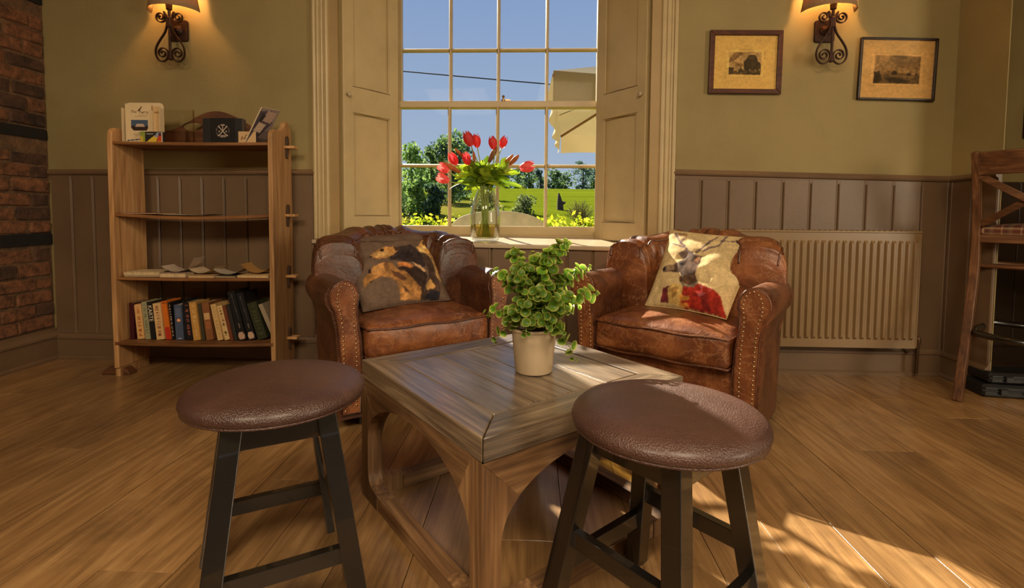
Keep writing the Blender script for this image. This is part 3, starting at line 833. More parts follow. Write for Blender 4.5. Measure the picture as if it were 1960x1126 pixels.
def L2(pts, w): return ('line', quad_uv(pts, q2), w, an)
H2 = [
 ([(430, 150), (560, 190), (545, 260), (490, 290)], (150, 122, 86)),  # shadow of a fold, painted into the cover
 ([(490, 700), (660, 690), (690, 760), (640, 790), (500, 770)], (88, 64, 48)),
 ([(240, 920), (300, 800), (380, 785), (350, 935)], (104, 42, 46)),
 ([(520, 800), (690, 765), (820, 820), (900, 880), (930, 1050), (700, 1010), (470, 970)], (158, 46, 34)),
 ([(700, 860), (760, 830), (790, 1000), (700, 1000)], (128, 38, 34)),
 ([(360, 800), (440, 765), (530, 800), (500, 900), (460, 965), (335, 935)], (198, 164, 96)),
 ([(400, 820), (470, 800), (450, 880), (390, 900)], (160, 122, 66)),
 ([(480, 870), (580, 880), (590, 912), (490, 928)], (196, 130, 58)),
 ([(470, 935), (560, 942), (560, 975), (470, 968)], (196, 130, 58)),
 ([(490, 745), (560, 785), (640, 765), (690, 730), (690, 765), (640, 800), (520, 800)], (120, 104, 88)),
 ([(290, 600), (330, 570), (420, 565), (480, 530), (520, 495), (600, 455), (720, 475), (700, 560), (680, 640), (660, 700), (520, 700), (500, 660), (400, 645), (310, 635)], (104, 84, 72)),
 ([(330, 580), (430, 575), (440, 620), (340, 625)], (140, 116, 92)),
 ([(560, 560), (680, 560), (660, 690), (540, 690)], (86, 66, 54)),
 ([(615, 535), (660, 480), (725, 475), (690, 562), (630, 575)], (96, 72, 56)),
 ([(640, 538), (672, 500), (705, 495), (680, 552)], (176, 128, 96)),
 ([(285, 592), (322, 575), (326, 612), (298, 622)], (44, 40, 46)),
 ([(480, 560), (520, 545), (540, 575), (500, 585)], (40, 32, 32)),
 ([(470, 440), (560, 400), (640, 440), (600, 480), (500, 490)], (110, 92, 84)),
]
S2 = [(quad_uv(p, q2), c) for p, c in H2] + [
 L2([(600, 460), (555, 390), (480, 310), (405, 160)], .014), L2([(555, 390), (385, 310)], .010), L2([(480, 310), (510, 250)], .009),
 L2([(670, 440), (790, 345), (870, 235)], .013), L2([(740, 430), (900, 345), (965, 225)], .012), L2([(930, 290), (1045, 300)], .009), L2([(790, 345), (800, 300)], .008)]
def place_cushion(bl, br, tl, size):
    x, y, z = frame_from(bl, br, tl); c = (Vector(br) + Vector(tl)) / 2
    return Matrix((x.to_4d(), y.to_4d(), z.to_4d(), c.to_4d())).transposed() if False else Matrix(((x.x, y.x, z.x, c.x), (x.y, y.y, z.y, c.y), (x.z, y.z, z.z, c.z), (0, 0, 0, 1)))
make_cushion('hounds_cushion', 'taupe cushion printed with three resting hounds, on the armchair below the left shutter', .13, (104, 84, 70), S1, FABRIC,
             ((-.948, 2.45, .752), (-.566, 2.72, .776), (-.402, 2.484, .445), (-.729, 2.152, .445)), 3, (92, 74, 62))
make_cushion('stag_cushion', 'cream cushion printed with a stag in a red coat, on the armchair by the radiator', .13, (205, 180, 132), S2, FABRIC,
             ((.705, 2.62, .80), (1.048, 2.33, .774), (.808, 2.119, .445), (.541, 2.419, .445)), 8, (196, 168, 120))

# ================================================================== COFFEE TABLE
TOPW = wood('weathered_table_top', (56, 44, 34), (104, 86, 68), (150, 130, 106), axis=0, scale=1.0, rough=.36, bmp=.8, rand=5, wave=.3, spec=.6, coat=.9, bdist=.008)
TOPWY = wood('weathered_table_top_cross', (56, 44, 34), (104, 86, 68), (150, 130, 106), axis=1, scale=1.0, rough=.36, bmp=.8, rand=5, wave=.3, spec=.6, coat=.9, bdist=.008)
LEGW = wood('reclaimed_elm', (70, 48, 31), (116, 84, 55), (156, 120, 82), axis=2, scale=1.0, rough=.5, bmp=.4, rand=5, wave=.3)
LEGWX = wood('reclaimed_elm_long', (70, 48, 31), (116, 84, 55), (156, 120, 82), axis=0, scale=1.0, rough=.5, bmp=.4, rand=5, wave=.3)
tb = thing('coffee_table', 'low square reclaimed wood coffee table with arched sides', 'table', (-.046, 1.473, 0), .6813)
S_, TZ, TH = .677, .4256, .054
bw = .088; h_ = S_ / 2
for k in range(4):
    M_ = Matrix.Rotation(k * pi / 2, 4, 'Z'); g = .0012
    poly = [(-h_ + g, -h_), (h_ - g, -h_), (h_ - bw - g, -h_ + bw), (-h_ + bw + g, -h_ + bw)]
    o = MB().prism(poly, -TH / 2, TH / 2).build('frame_board', TOPW, tb, bevel=.003, loc=(0, 0, TZ - TH / 2), rot=(0, 0, k * pi / 2))
iw = S_ - 2 * bw - .007; n_ = 4
for i in range(n_):
    w_ = iw / n_
    MB().cbox((0, 0, 0), (w_ - .0016, iw - .005, .028), .0022).build('top_plank', TOPWY, tb, loc=(-iw / 2 + w_ * (i + .5), 0, TZ - .0165 + (.0004 if i % 2 else 0)))
zt, th_ = TZ - TH, .042
def hole(z):                                                   # half width of the arched opening at height z
    a, zc = S_ / 2 - .048, .175
    if z >= zc: q = min(1, (z - zc) / (zt - .030 - zc)); return a * (1 - q ** 2.3) ** (1 / 2.0)
    q = min(1, (zc - z) / (zc - .042)); return a * (1 - q ** 8) ** (1 / 8)
cx_ = next(z for z in np.linspace(zt - .03, .17, 400) if h_ - hole(z) <= zt - z + .0)   # where the mitre meets the arch
for k in range(4):
    rot = (0, 0, k * pi / 2)
    # leg: two mitred boards, one on each side of the corner
    prof = [(0, 0.0), (.078, 0.0)]
    zs = list(np.linspace(.0425, .06, 14)) + list(np.linspace(.062, cx_, 30)); prof = [(0, 0), (.118, 0), (.118, .042)] + [(h_ - hole(z), z) for z in zs] + [(0, zt)]
    m = MB()
    m.prism([(-h_ + a, b) for a, b in prof], -h_, -h_ + th_, 'Y')
    m.prism([(-h_ + max(a, th_) if a < th_ else -h_ + a, b) for a, b in prof if True], -h_, -h_ + th_, 'X')
    m.build('leg', LEGW, tb, rot=rot)
    # arched apron between the mitres
    xs_ = [z for z in np.linspace(cx_, zt - .0301, 40)]
    left = [(-hole(z), z) for z in xs_]; right = [(hole(z), z) for z in xs_[::-1]]
    m = MB().prism([(-h_ + .0015, zt - .0005)] + left + right + [(h_ - .0015, zt - .0005)], -h_ + .0008, -h_ + th_, 'Y')
    m.build('apron', LEGWX, tb, rot=rot)
    m = MB().cbox((0, -h_ + .024, .021), (S_ - .236 + .002, .044, .042), .002).build('bottom_rail', LEGWX, tb, rot=rot)

# ================================================================== STOOLS
SEATL = leather('brown_vinyl', (58, 36, 30), (72, 46, 38), (86, 56, 46), rough=.38, scale=3, grain=320, bmp=.7, crease=.03, coat=.3)
def make_stool(label, c, r, feet, hs):
    """feet: four floor points (world) in order; seat centre c"""
    t = thing('round_stool', label, 'stool', (c[0], c[1], 0), 0, 'round topped stools at the coffee table')
    k = r / .2
    prof = [(0, hs - .008), (.165 * k, hs - .008), (.188 * k, hs - .005), (.197 * k, hs + .003), (.200 * k, hs + .013), (.197 * k, hs + .022), (.187 * k, hs + .031), (.165 * k, hs + .039), (.13 * k, hs + .045), (.085 * k, hs + .049), (.04 * k, hs + .051), (0, hs + .052)]
    st = MB().lathe(prof, 72, cap=False); 
    seat = st.build('seat', SEATL, t, smooth=True, weld=True)
    rim = [(.1935 * k * cos(a * pi / 36), .1935 * k * sin(a * pi / 36), hs + .000) for a in range(72)]
    MB().tube(rim, .0035, 6, closed=True).build('seam', SEATL, seat, smooth=True)
    F = [Vector((p[0] - c[0], p[1] - c[1], 0)) for p in feet]
    T = [Vector((p.x * .60, p.y * .60, hs - .009)) for p in F]
    def at(i, z): return F[i].lerp(T[i], z / (hs - .009))
    w = .040
    for i in range(4):
        d1 = (F[(i + 1) % 4] - F[i]).normalized()
        MB().beam(F[i], T[i], w, w, d1, w, w).build('leg', BLACKWOOD, t, bevel=.002)
    for i in range(4):
        j = (i + 1) % 4
        a, b = at(i, hs - .037), at(j, hs - .037)
        MB().beam(a, b, .022, .052).build('apron', BLACKWOOD, t, bevel=.0015)
        z = (.205, .135)[i % 2]
        a, b = at(i, z), at(j, z)
        MB().beam(a, b, .020, .036).build('stretcher', BLACKWOOD, t, bevel=.0015)
    return t
def quad_feet(c, ux, uy, a, b):
    ux = Vector((ux[0], ux[1], 0)).normalized(); uy = Vector((uy[0], uy[1], 0)).normalized(); c = Vector((c[0], c[1], 0))
    return [c + ux * a + uy * b, c + ux * a - uy * b, c - ux * a - uy * b, c - ux * a + uy * b]
make_stool('round brown padded stool, left of the coffee table below the bookcase', (-.588, 1.135), .196, quad_feet((-.585, 1.125), (.86, .51), (-.51, .86), .150, .172), .452)
make_stool('round brown padded stool half in sunlight, before the stag cushion armchair', (.280, 1.03), .1945, quad_feet((.262, 1.035), (.74, .67), (-.67, .74), .158, .158), .452)

# ================================================================== RADIATOR
rd = thing('radiator', 'cream ribbed panel radiator on the right wall panelling', 'radiator', (1.528, W - .060, .4825))
rw, rh = 1.047, .62
prof = []
n_ = 28; p_ = (rw - .03) / n_
for i in range(n_):
    x0 = -rw / 2 + .015 + i * p_
    for u, d in ((.0, 0), (.34, 0), (.42, .010), (.50, .0125), (.72, .0125), (.80, .010), (.88, 0)): prof.append((x0 + u * p_, d))
prof = [(-rw / 2, 0)] + prof + [(rw / 2, 0)]
m = MB(); zs = [(-rh / 2, 0), (-rh / 2 + .045, 0), (-rh / 2 + .058, 1), (rh / 2 - .058, 1), (rh / 2 - .045, 0), (rh / 2, 0)]
nz = len(zs)
for x, d in prof:
    for z, k in zs: m.v.append((x, -.045 - d * k, z))
m.f = [(i * nz + j, (i + 1) * nz + j, (i + 1) * nz + j + 1, i * nz + j + 1) for i in range(len(prof) - 1) for j in range(nz - 1)]
m.build('front_panel', RADM, rd, smooth=True, angle=30)
MB().cbox((0, -.008, 0), (rw - .02, .06, rh - .04), .004).build('back_panel', RADM, rd)
m = MB(); m.cbox((0, -.012, rh / 2 + .002), (rw + .01, .075, .012), .003)
for i in range(36): m.box((-rw / 2 + .03 + i * (rw - .06) / 35, -.012, rh / 2 + .009), (.012, .055, .002))
m.build('top_grille', RADM, rd)
for sgn in (-1, 1): MB().cbox((sgn * rw / 2, -.012, 0), (.008, .072, rh - .01), .002).build('side_panel', RADM, rd)
m = MB(); m.tube([(rw / 2 - .01, -.01, -rh / 2 + .02), (rw / 2 + .035, -.01, -rh / 2 + .02), (rw / 2 + .035, -.01, -rh / 2 - .145)], .008, 10)
m.lathe([(0, 0), (.014, 0), (.016, .02), (.012, .034), (0, .036)], 12, Matrix.Translation((rw / 2 + .035, -.01, -rh / 2 + .02)), cap=False)
m.build('valve', plain('tarnished_brass', (90, 66, 40), .35, metal=.8), rd, smooth=True, angle=40)
for sgn in (-1, 1): MB().box((sgn * .35, .029, 0), (.04, .018, .5)).build('bracket', RADM, rd)

# ================================================================== BOOKCASE
PEGW = plain('dark_peg', (58, 36, 22), .5)
BR = radians(2.2); BX, BY = -1.772, 2.682
bc = thing('bookcase', 'pegged oak bookcase with four shelves against the left panelling', 'bookcase', (BX, BY, 0), BR)
HX = .414; D_ = .116
shape = [(-D_, .045), (-D_ - .004, .3), (-D_, 1.262), (-D_ + .006, 1.285), (-D_ + .022, 1.301), (-D_ + .045, 1.307), (-D_ + .085, 1.306), (-D_ + .112, 1.312), (-D_ + .135, 1.332), (-D_ + .150, 1.356), (-D_ + .168, 1.368), (-D_ + .186, 1.368), (-D_ + .198, 1.355), (D_ - .006, 1.32), (D_, .9), (D_, .045)]
for sgn in (-1, 1):
    sp = MB().prism(shape, sgn * HX - .0125, sgn * HX + .0125, 'X').build('side_panel', PALEOAK, bc, bevel=.004)
    # sled foot: runs out beyond the panel, tapering to the floor
    yy = -.06 if sgn < 0 else .06
    ft = MB().prism([(-.14, 0), (.14, 0), (.12, .022), (.06, .045), (-.06, .045), (-.12, .022)], yy - .028, yy + .028, 'Y')
    ft.v = [(sgn * HX + v[0] * .55 + sgn * .03, v[1], v[2]) for v in ft.v]
    ft.build('foot', BACKOAK, bc, bevel=.004)
    MB().box((sgn * HX, 0, .0225), (.025, 2 * D_ - .02, .045)).build('foot_rail', PALEOAK, bc)
shelf_z = (.187, .530, .865, 1.235)
for i, z in enumerate(shelf_z):
    def sag(x, y, zz, i=i): return zz - (.016 if i == 2 else .004) * (1 - (x / HX) ** 2)
    m = MB(); nx = 17; y0, y1 = (-D_ + .006, D_ - .01) if i else (-D_ - .004, D_ - .01)
    for k in range(nx):
        x = -HX + 2 * HX * k / (nx - 1)
        ff = y0 - (.012 * (1 - (x / HX) ** 2) if i == 0 else 0)
        for y, dz in ((ff, 0), (y1, 0), (y1, -.016), (ff, -.016)): m.v.append((x, y, sag(x, y, z) + dz))
    m.f = [(k * 4 + j, (k + 1) * 4 + j, (k + 1) * 4 + (j + 1) % 4, k * 4 + (j + 1) % 4) for k in range(nx - 1) for j in range(4)] + [(3, 2, 1, 0), tuple((nx - 1) * 4 + j for j in range(4))]
    sh = m.build('shelf', SHELFOAK, bc, bevel=.0025)
    for sgn in (-1, 1):
        # through tenon, slot and tusk peg
        tn = MB().cbox((sgn * (HX + .036), .045, z - .008), (.06, .050, .015), .002).build('tenon', PALEOAK, sh)
        MB().prism([(.032, -.058), (.040, -.062), (.046, -.030), (.052, .02), (.052, .050), (.040, .060), (.032, .050), (.030, .0)], sgn * (HX + .014), sgn * (HX + .026), 'X', Matrix.Translation((0, 0, z - .008))).build('peg', PEGW, sh, bevel=.001)
# arched back board with a hand hole (built as strips around the hole)
def arch(x): 
    q = abs(x - .02) / .30
    return 1.318 + .112 * (.5 + .5 * cos(pi * min(1, q))) if q < 1 else 1.318
m = MB(); yb0, yb1 = D_ - .022, D_ - .006
hx0, hx1, hz, hh = -.170, -.060, 1.344, .024
N_ = 60
def slab(xa, xb, za0, zb0, za1, zb1):
    m.add([(xa, yb0, za0), (xb, yb0, zb0), (xb, yb0, zb1), (xa, yb0, za1), (xa, yb1, za0), (xb, yb1, zb0), (xb, yb1, zb1), (xa, yb1, za1)],
          [(0, 1, 2, 3), (4, 7, 6, 5), (0, 4, 5, 1), (3, 2, 6, 7)])
for i in range(N_):
    xa, xb = -HX + .0125 + (2 * HX - .025) * i / N_, -HX + .0125 + (2 * HX - .025) * (i + 1) / N_
    def hz_(x):
        q = (x - (hx0 + hx1) / 2) / ((hx1 - hx0) / 2)
        return hh * sqrt(max(0, 1 - q * q)) if abs(q) < 1 else 0
    a, b = hz_(xa), hz_(xb)
    if a or b:
        slab(xa, xb, 1.215, 1.215, hz - a, hz - b); slab(xa, xb, hz + a, hz + b, arch(xa), arch(xb))
    else:
        slab(xa, xb, 1.215, 1.215, arch(xa), arch(xb))
m.build('back_board', BACKOAK, bc, weld=True)
def bw_(x, y, z):                                              # bookcase local -> world
    return Vector((BX + x * cos(BR) - y * sin(BR), BY + x * sin(BR) + y * cos(BR), z))
def on_shelf(name, label, cat, x, y, z, rot=0, group=None):
    p = bw_(x, y, z); return thing(name, label, cat, p, BR + rot, group)
# ---- books of the bottom shelf
random.seed(21)
BK = [(-2.149, -2.124, -2.149, .196, (62, 16, 22), 'thin dark red book, first at the left end of the bottom shelf', 0),
 (-2.113, -2.074, -2.127, .187, (214, 166, 108), 'cream paperback with an orange title, second from the left on the bottom shelf', (170, 90, 36)),
 (-2.069, -2.041, -2.087, .203, (150, 146, 112), 'grey-green paperback beside the cream one with an orange title', (90, 90, 70)),
 (-2.038, -2.012, -2.056, .202, (28, 24, 25), 'black paperback with large cream capitals on its spine', (205, 190, 160)),
 (-2.006, -1.963, -2.024, .196, (212, 172, 118), 'cream paperback with a red-brown title beside the orange spine', (120, 44, 30)),
 (-1.960, -1.931, -1.983, .208, (206, 108, 30), 'orange paperback spine turning red at its foot', (190, 48, 28)),
 (-1.928, -1.912, -1.947, .203, (26, 22, 24), 'narrow black paperback with pale blocks, just right of the orange spine', (190, 160, 130)),
 (-1.905, -1.862, -1.913, .190, (74, 84, 108), 'blue-grey paperback with a small orange badge', (232, 150, 90)),
 (-1.858, -1.850, -1.866, .215, (16, 14, 18), 'very thin black book between the blue-grey and the red-lettered black one', 0),
 (-1.847, -1.811, -1.862, .204, (26, 20, 22), 'black paperback lettered in dull red', (150, 84, 74)),
 (-1.807, -1.768, -1.828, .205, (192, 142, 72), 'plain tan paperback in the middle of the bottom shelf', (210, 170, 110)),
 (-1.765, -1.746, -1.784, .197, (66, 60, 42), 'thin dark olive book right of the plain tan one', 0),
 (-1.742, -1.702, -1.766, .203, (132, 84, 50), 'brown paperback with a cream label near its head', (206, 164, 112)),
 (-1.678, -1.648, -1.715, .197, (202, 166, 110), 'leaning cream paperback with faint lettering', (180, 140, 84)),
 (-1.645, -1.616, -1.686, .188, (206, 172, 118), 'leaning cream paperback with bold black characters', (50, 36, 28)),
 (-1.612, -1.594, -1.652, .191, (112, 60, 36), 'thin leaning russet book beside the black characters', 0),
 (-1.590, -1.570, -1.632, .195, (46, 44, 40), 'thin leaning charcoal book before the two tall black ones', 0),
 (-1.560, -1.518, -1.622, .268, (22, 20, 22), 'first of the two tall black hardbacks leaning left, pale figures at the foot', (186, 150, 126)),
 (-1.514, -1.474, -1.582, .258, (24, 22, 24), 'second tall black hardback leaning left, pale figures at the foot', (190, 156, 130)),
 (-1.466, -1.412, -1.526, .205, (46, 48, 28), 'thick dark green hardback leaning left near the shelf end', (70, 74, 44)),
 (-1.386, -1.360, -1.470, .205, (148, 132, 110), 'thin pale grey book leaning steeply at the right shelf end', 0)]
covers = {}
for i, (x0, x1, xt, hgt, col, lab, acc) in enumerate(BK):
    lean = atan2(x0 - xt, hgt); th = max(.008, (x1 - x0) * cos(lean) - .0016); dp = .118 if hgt < .23 else .150
    yf = -.066 if hgt < .23 else -.072
    lx, wxx = (x0 - BX), x0
    p = bw_(lx / cos(BR) * 1.0, yf + .012 * random.random(), .187 - .004 * (1 - (lx / HX) ** 2) + .0015)
    t = thing('book', lab, 'book', p, BR, 'paperbacks and hardbacks on the bottom shelf'); t.rotation_euler = (0, -lean, BR)
    cm = plain('book_cover_%d' % i, col, .45, var=.12, scale=20, bmp=.05)
    m = MB(); m.box((.0008, dp / 2, hgt / 2), (.0016, dp, hgt)); m.box((th - .0008, dp / 2, hgt / 2), (.0016, dp, hgt)); m.build('cover', cm, t)
    MB().box((th / 2, dp / 2, hgt / 2), (th - .0036, dp - .004, hgt - .006)).build('pages', PAGES, t)
    sh = []
    if acc:
        r = random.Random(i * 7 + 1)
        if i == 5: sh = [([(0, 0), (1, 0), (1, .32), (0, .32)], (186, 50, 30)), ([(.1, .93), (.9, .93), (.9, .98), (.1, .98)], (150, 70, 20))]
        elif i == 7: sh = [('disc', (.5, .56), .22, acc, 4.6), ('disc', (.5, .56), .11, (240, 210, 170), 4.6), ([(.3, .03), (.7, .03), (.7, .06), (.3, .06)], (150, 150, 160)), ([(.2, .66), (.8, .66), (.8, .9), (.2, .9)], (92, 100, 124))]
        elif i in (17, 18): sh = [([(.1, .03), (.8, .02), (.95, .10), (.7, .16), (.2, .17), (.05, .10)], acc), ([(.4, .25), (.6, .25), (.62, .33), (.45, .36)], (110, 96, 88)), ('line', [(.62, .45), (.5, .92)], .05, (70, 66, 66))]
        elif i == 12: sh = [([(.12, .55), (.88, .55), (.88, .72), (.12, .72)], acc), ([(.2, .3), (.8, .3), (.8, .5), (.2, .5)], (160, 96, 58))]
        elif i != 3:
            z = .93
            while z > .12:                                     # a column of small letter-like dabs
                d = r.choice((.016, .022, .03)); 
                if r.random() < .8: sh.append(([(r.uniform(.22, .36), z), (r.uniform(.64, .78), z), (r.uniform(.6, .78), z - d), (r.uniform(.22, .4), z - d)], acc))
                z -= d + r.choice((.012, .014, .05))
    sheet('spine', PRINT, t, 0, th, 0, hgt, -.0008, 14, 64, col, sh, .08, seed=i)
    if i == 3:
        lettering('spine_title', 'KARTE', .030, PAPER, t, (th / 2, -.0014, hgt * .70), (pi / 2, pi / 2, 0), spacing=.95)
        lettering('spine_author', 'BLAINE', .012, PAPER, t, (th / 2, -.0014, hgt * .30), (pi / 2, pi / 2, 0)) if False else None
# ---- papers and thin books lying on the third shelf
def lying(name, lab, cat, x, y, z, w, d, h, rot, col, group, curl=0):
    t = on_shelf(name, lab, cat, x, y, z, rot, group)
    cm = plain(name + '_cover', col, .6, var=.08, scale=12, bmp=.03, rand=3)
    if name == 'paper_sheet':
        m = MB(); m.grid(lambda u, v: (w * (u - .5), d * (v - .5), curl * ((u - .5) ** 2 * 4 if curl > 0 else 0) + h), 14, 8)
        m.grid(lambda u, v: (w * (u - .5), d * (v - .5), curl * ((u - .5) ** 2 * 4 if curl > 0 else 0)), 14, 8)
        m.build('sheet', cm, t, smooth=True)
    else:
        MB().box((0, 0, h / 2), (w - .004, d - .004, h - .003)).build('pages', PAGES, t)
        m = MB(); m.box((0, 0, .0008), (w, d, .0016)); m.box((0, 0, h - .0008), (w, d, .0016)); m.box((-w / 2 + .0008, 0, h / 2), (.0016, d, h)); m.build('cover', cm, t)
    return t
gz = shelf_z[1] + .001; G3 = 'books and papers lying on the third shelf'
def sg(x): return gz - .004 * (1 - (x / HX) ** 2)
lying('book', 'thin grey book lying lowest at the left end of the third shelf', 'book', -.285, -.02, sg(-.285), .19, .14, .008, .0, (140, 126, 104), G3)
lying('book', 'cream book lying on the thin grey one, left on the third shelf', 'book', -.29, -.02, sg(-.29) + .0085, .185, .135, .016, .02, (206, 180, 140), G3)
lying('booklet', 'pink-grey booklet lying beside the cream book on the third shelf', 'booklet', -.115, -.03, sg(-.115), .14, .14, .022, -.03, (168, 140, 124), G3)
lying('booklet', 'buff booklet lying flat in the middle of the third shelf', 'booklet', .03, -.035, sg(.03), .13, .13, .010, .02, (188, 150, 104), G3)
lying('paper_sheet', 'loose folded sheet peaking above the pink-grey booklet', 'paper', -.10, -.01, sg(-.1) + .026, .17, .12, .003, .1, (196, 174, 152), G3, curl=.052).rotation_euler[1] = -.26
lying('paper_sheet', 'loose cream leaflet sliding off over the buff booklet', 'paper', .02, .0, sg(.02) + .016, .16, .11, .003, -.15, (204, 180, 146), G3, curl=.032).rotation_euler[1] = -.10
lying('booklet', 'dark grey pamphlet lying right of the buff booklet', 'booklet', .155, -.03, sg(.155), .12, .13, .009, -.05, (70, 64, 60), G3)
lying('paper_sheet', 'white crumpled sheet over the dark grey pamphlet', 'paper', .15, -.01, sg(.15) + .012, .15, .11, .003, .12, (190, 176, 154), G3, curl=.028)
lying('book', 'cream book lying at the right end of the third shelf', 'book', .305, -.03, sg(.305), .165, .14, .013, .0, (202, 166, 116), G3)
lying('paper_sheet', 'tan brochure curling up at the right end of the third shelf', 'paper', .30, .01, sg(.3) + .016, .17, .12, .003, .05, (188, 140, 80), G3, curl=.048)
# ---- second shelf
g2 = shelf_z[2] + .001
lying('booklet', 'dark red booklet at the left end of the second shelf', 'booklet', -.30, -.01, g2 - .007, .20, .16, .007, .0, (104, 32, 28), 'papers on the second shelf')
lying('paper_sheet', 'long white paper sagging over the second shelf', 'paper', -.06, -.01, g2 - .0145, .27, .15, .003, .0, (206, 184, 156), 'papers on the second shelf', curl=.006)
# ---- things on the top shelf
tz = shelf_z[3] + .0005
WHITEC = plain('white_card', (220, 196, 158), .45, var=.03, bmp=0)
t = on_shelf('leaflet_stand', 'white round-cornered leaflet stand on the left of the top shelf', 'leaflet stand', -.285, -.045, tz - .002)
def rrect(x0, x1, z0, z1, r, bottom=False):
    p = []
    for cx, cz, a0 in ((x1 - r, z1 - r, 0), (x0 + r, z1 - r, 90)):
        p += [(cx + r * cos(radians(a0 + i * 15)), cz + r * sin(radians(a0 + i * 15))) for i in range(7)]
    return p + [(x0, z0), (x1, z0)]
MB().prism(rrect(-.1, .1, 0, .213, .022), .012, .016, 'Y').build('back_plate', WHITEC, t)
m = MB(); m.box((-.099, -.004, .09), (.002, .03, .18)); m.box((.099, -.004, .09), (.002, .03, .18)); m.box((.055, -.004, .09), (.002, .03, .16)); m.box((0, -.004, .001), (.2, .034, .002)); m.build('pocket', WHITEC, t)
pal = (222, 196, 152)
sh = [([(.30, .30), (.80, .30), (.86, .36), (.86, .58), (.22, .58), (.22, .36)], (72, 88, 112)), ([(.30, .30), (.80, .30), (.86, .36), (.86, .42), (.22, .42), (.22, .36)], (52, 36, 34)),
      ([(.36, .40), (.74, .40), (.68, .47), (.42, .47)], (196, 170, 148)), ([(.05, .0), (.97, .0), (.97, .05), (.55, .09), (.05, .05)], (60, 74, 100)), ([(.05, .0), (.97, .0), (.97, .02), (.55, .06), (.05, .02)], pal),
      ([(.46, .80), (.62, .93), (.66, .93), (.54, .80)], (84, 60, 40)), ('line', [(.5, .70), (.84, .70)], .006, (170, 130, 92)), ('line', [(.36, .66), (.84, .66)], .006, (178, 140, 104)),
      ('line', [(.30, .20), (.75, .20)], .006, (170, 140, 110)), ('line', [(.36, .16), (.70, .16)], .006, (170, 140, 110)), ('disc', (.52, .235), .03, (110, 110, 110), 1.6)]
lf = sheet('leaflet', PRINT, t, -.088, .050, .004, .205, -.008, 60, 80, pal, sh, .03)
INK = plain('print_ink', (104, 76, 52), .6, bmp=0)
lettering('leaflet_title', 'The', .020, INK, lf, (-.045, -.0086, .162), shear=.3); lettering('leaflet_title', 'Ferry', .022, INK, lf, (.010, -.0086, .160))
sheet('leaflet', PRINT, t, .058, .096, .004, .19, -.006, 14, 40, (208, 172, 122), [([(.05, .05), (.6, .05), (.6, .16), (.05, .16)], (186, 120, 90)), ('line', [(.1, .83), (.9, .83)], .02, (160, 122, 76))], .03)
t = on_shelf('card_box', 'small box of colourful postcards in front of the leaflet stand', 'box', -.215, -.085, tz - .002)
MB().cbox((0, .008, .027), (.116, .016, .054), .001).build('carton', plain('dark_card', (40, 36, 34), .5), t)
sh = [([(0, 0), (.22, 0), (.22, 1), (0, 1)], (140, 150, 60)), ([(.0, 0), (.12, 0), (.12, .5), (0, .6)], (206, 170, 60)), ([(.26, 0), (.7, 0), (1, .5), (1, 0)], (210, 120, 44)), ([(.26, 0), (.62, .62), (.8, .55), (.7, 0)], (216, 182, 58)),
      ([(.62, .5), (.75, .95), (1, .95), (1, .3)], (140, 150, 160)), ([(.72, .2), (1, .1), (1, .62), (.8, .6)], (190, 66, 44)), ([(.8, .6), (.96, .6), (.96, .9), (.82, .9)], (84, 40, 60)), ([(.95, 0), (1, 0), (1, 1), (.95, 1)], (206, 190, 160)), ('line', [(.3, .8), (.55, .8)], .04, (150, 140, 130))]
sheet('printed_front', PRINT, t, -.058, .058, 0, .054, -.0008, 46, 22, (40, 36, 34), sh, .08)
ACRYL = glassy('clear_acrylic', (250, 248, 244), .35)
t = on_shelf('acrylic_stand', 'empty clear acrylic sign holder behind the postcard box', 'sign holder', -.150, .025, tz - .003)
m = MB(); m.box((0, .012, .095), (.17, .003, .19)); m.build('back_sheet', ACRYL, t)
MB().box((0, -.015, .0015), (.17, .06, .003)).build('base_sheet', ACRYL, t)
m = MB(); m.box((.083, .006, .095), (.003, .008, .19)); m.box((.06, -.012, .04), (.002, .03, .08)); m.build('side_edge', glassy('acrylic_edge', (240, 232, 214), .5), t)
lying('paper_sheet', 'pale flat leaflet lying behind the black menu box', 'paper', -.06, -.02, tz - .003, .12, .10, .003, .0, (196, 168, 136), 'leaflets on the top shelf')
t = on_shelf('menu_box', 'black card box with a round pale emblem on the top shelf', 'box', .145, -.070, tz - .003)
MB().cbox((0, .018, .066), (.205, .036, .128), .0015).build('carton', plain('black_card', (24, 20, 20), .55, var=.1, bmp=.02), t)
MB().box((.1035, .022, .070), (.004, .03, .112)).build('side_flap', plain('grey_card', (92, 78, 66), .6), t)
W_ = (196, 172, 150); ring = (78, 66, 60)
sh = []
for i in range(26):
    a = 2 * pi * i / 26
    if i % 7 != 3: sh.append(('line', [(.5 + .255 * cos(a), .48 + .255 * sin(a)), (.5 + .255 * cos(a + .13), .48 + .255 * sin(a + .13))], .020, ring if i % 3 else (120, 104, 92)))
for a0, b0, w in (((.33, .28), (.66, .66), .016), ((.67, .28), (.34, .66), .016), ((.5, .46), (.5, .70), .014)):
    sh.append(('line', [a0, b0], w, W_))
for p in ((.32, .30), (.68, .30), (.34, .66), (.66, .66), (.36, .46), (.64, .46), (.46, .72), (.55, .72)): sh.append(('disc', p, .026, W_))
sh.append(([(.40, .24), (.60, .24), (.60, .31), (.40, .31)], W_)); sh.append(('line', [(.42, .275), (.58, .275)], .008, (50, 40, 36)))
sheet('emblem', PRINT, t, -.062, .068, .002, .130, -.0012, 90, 90, (24, 20, 20), sh, .04)
t = on_shelf('small_card', 'small cream card with a brown sketch, leaning beside the black box', 'card', .283, -.088, tz - .002)
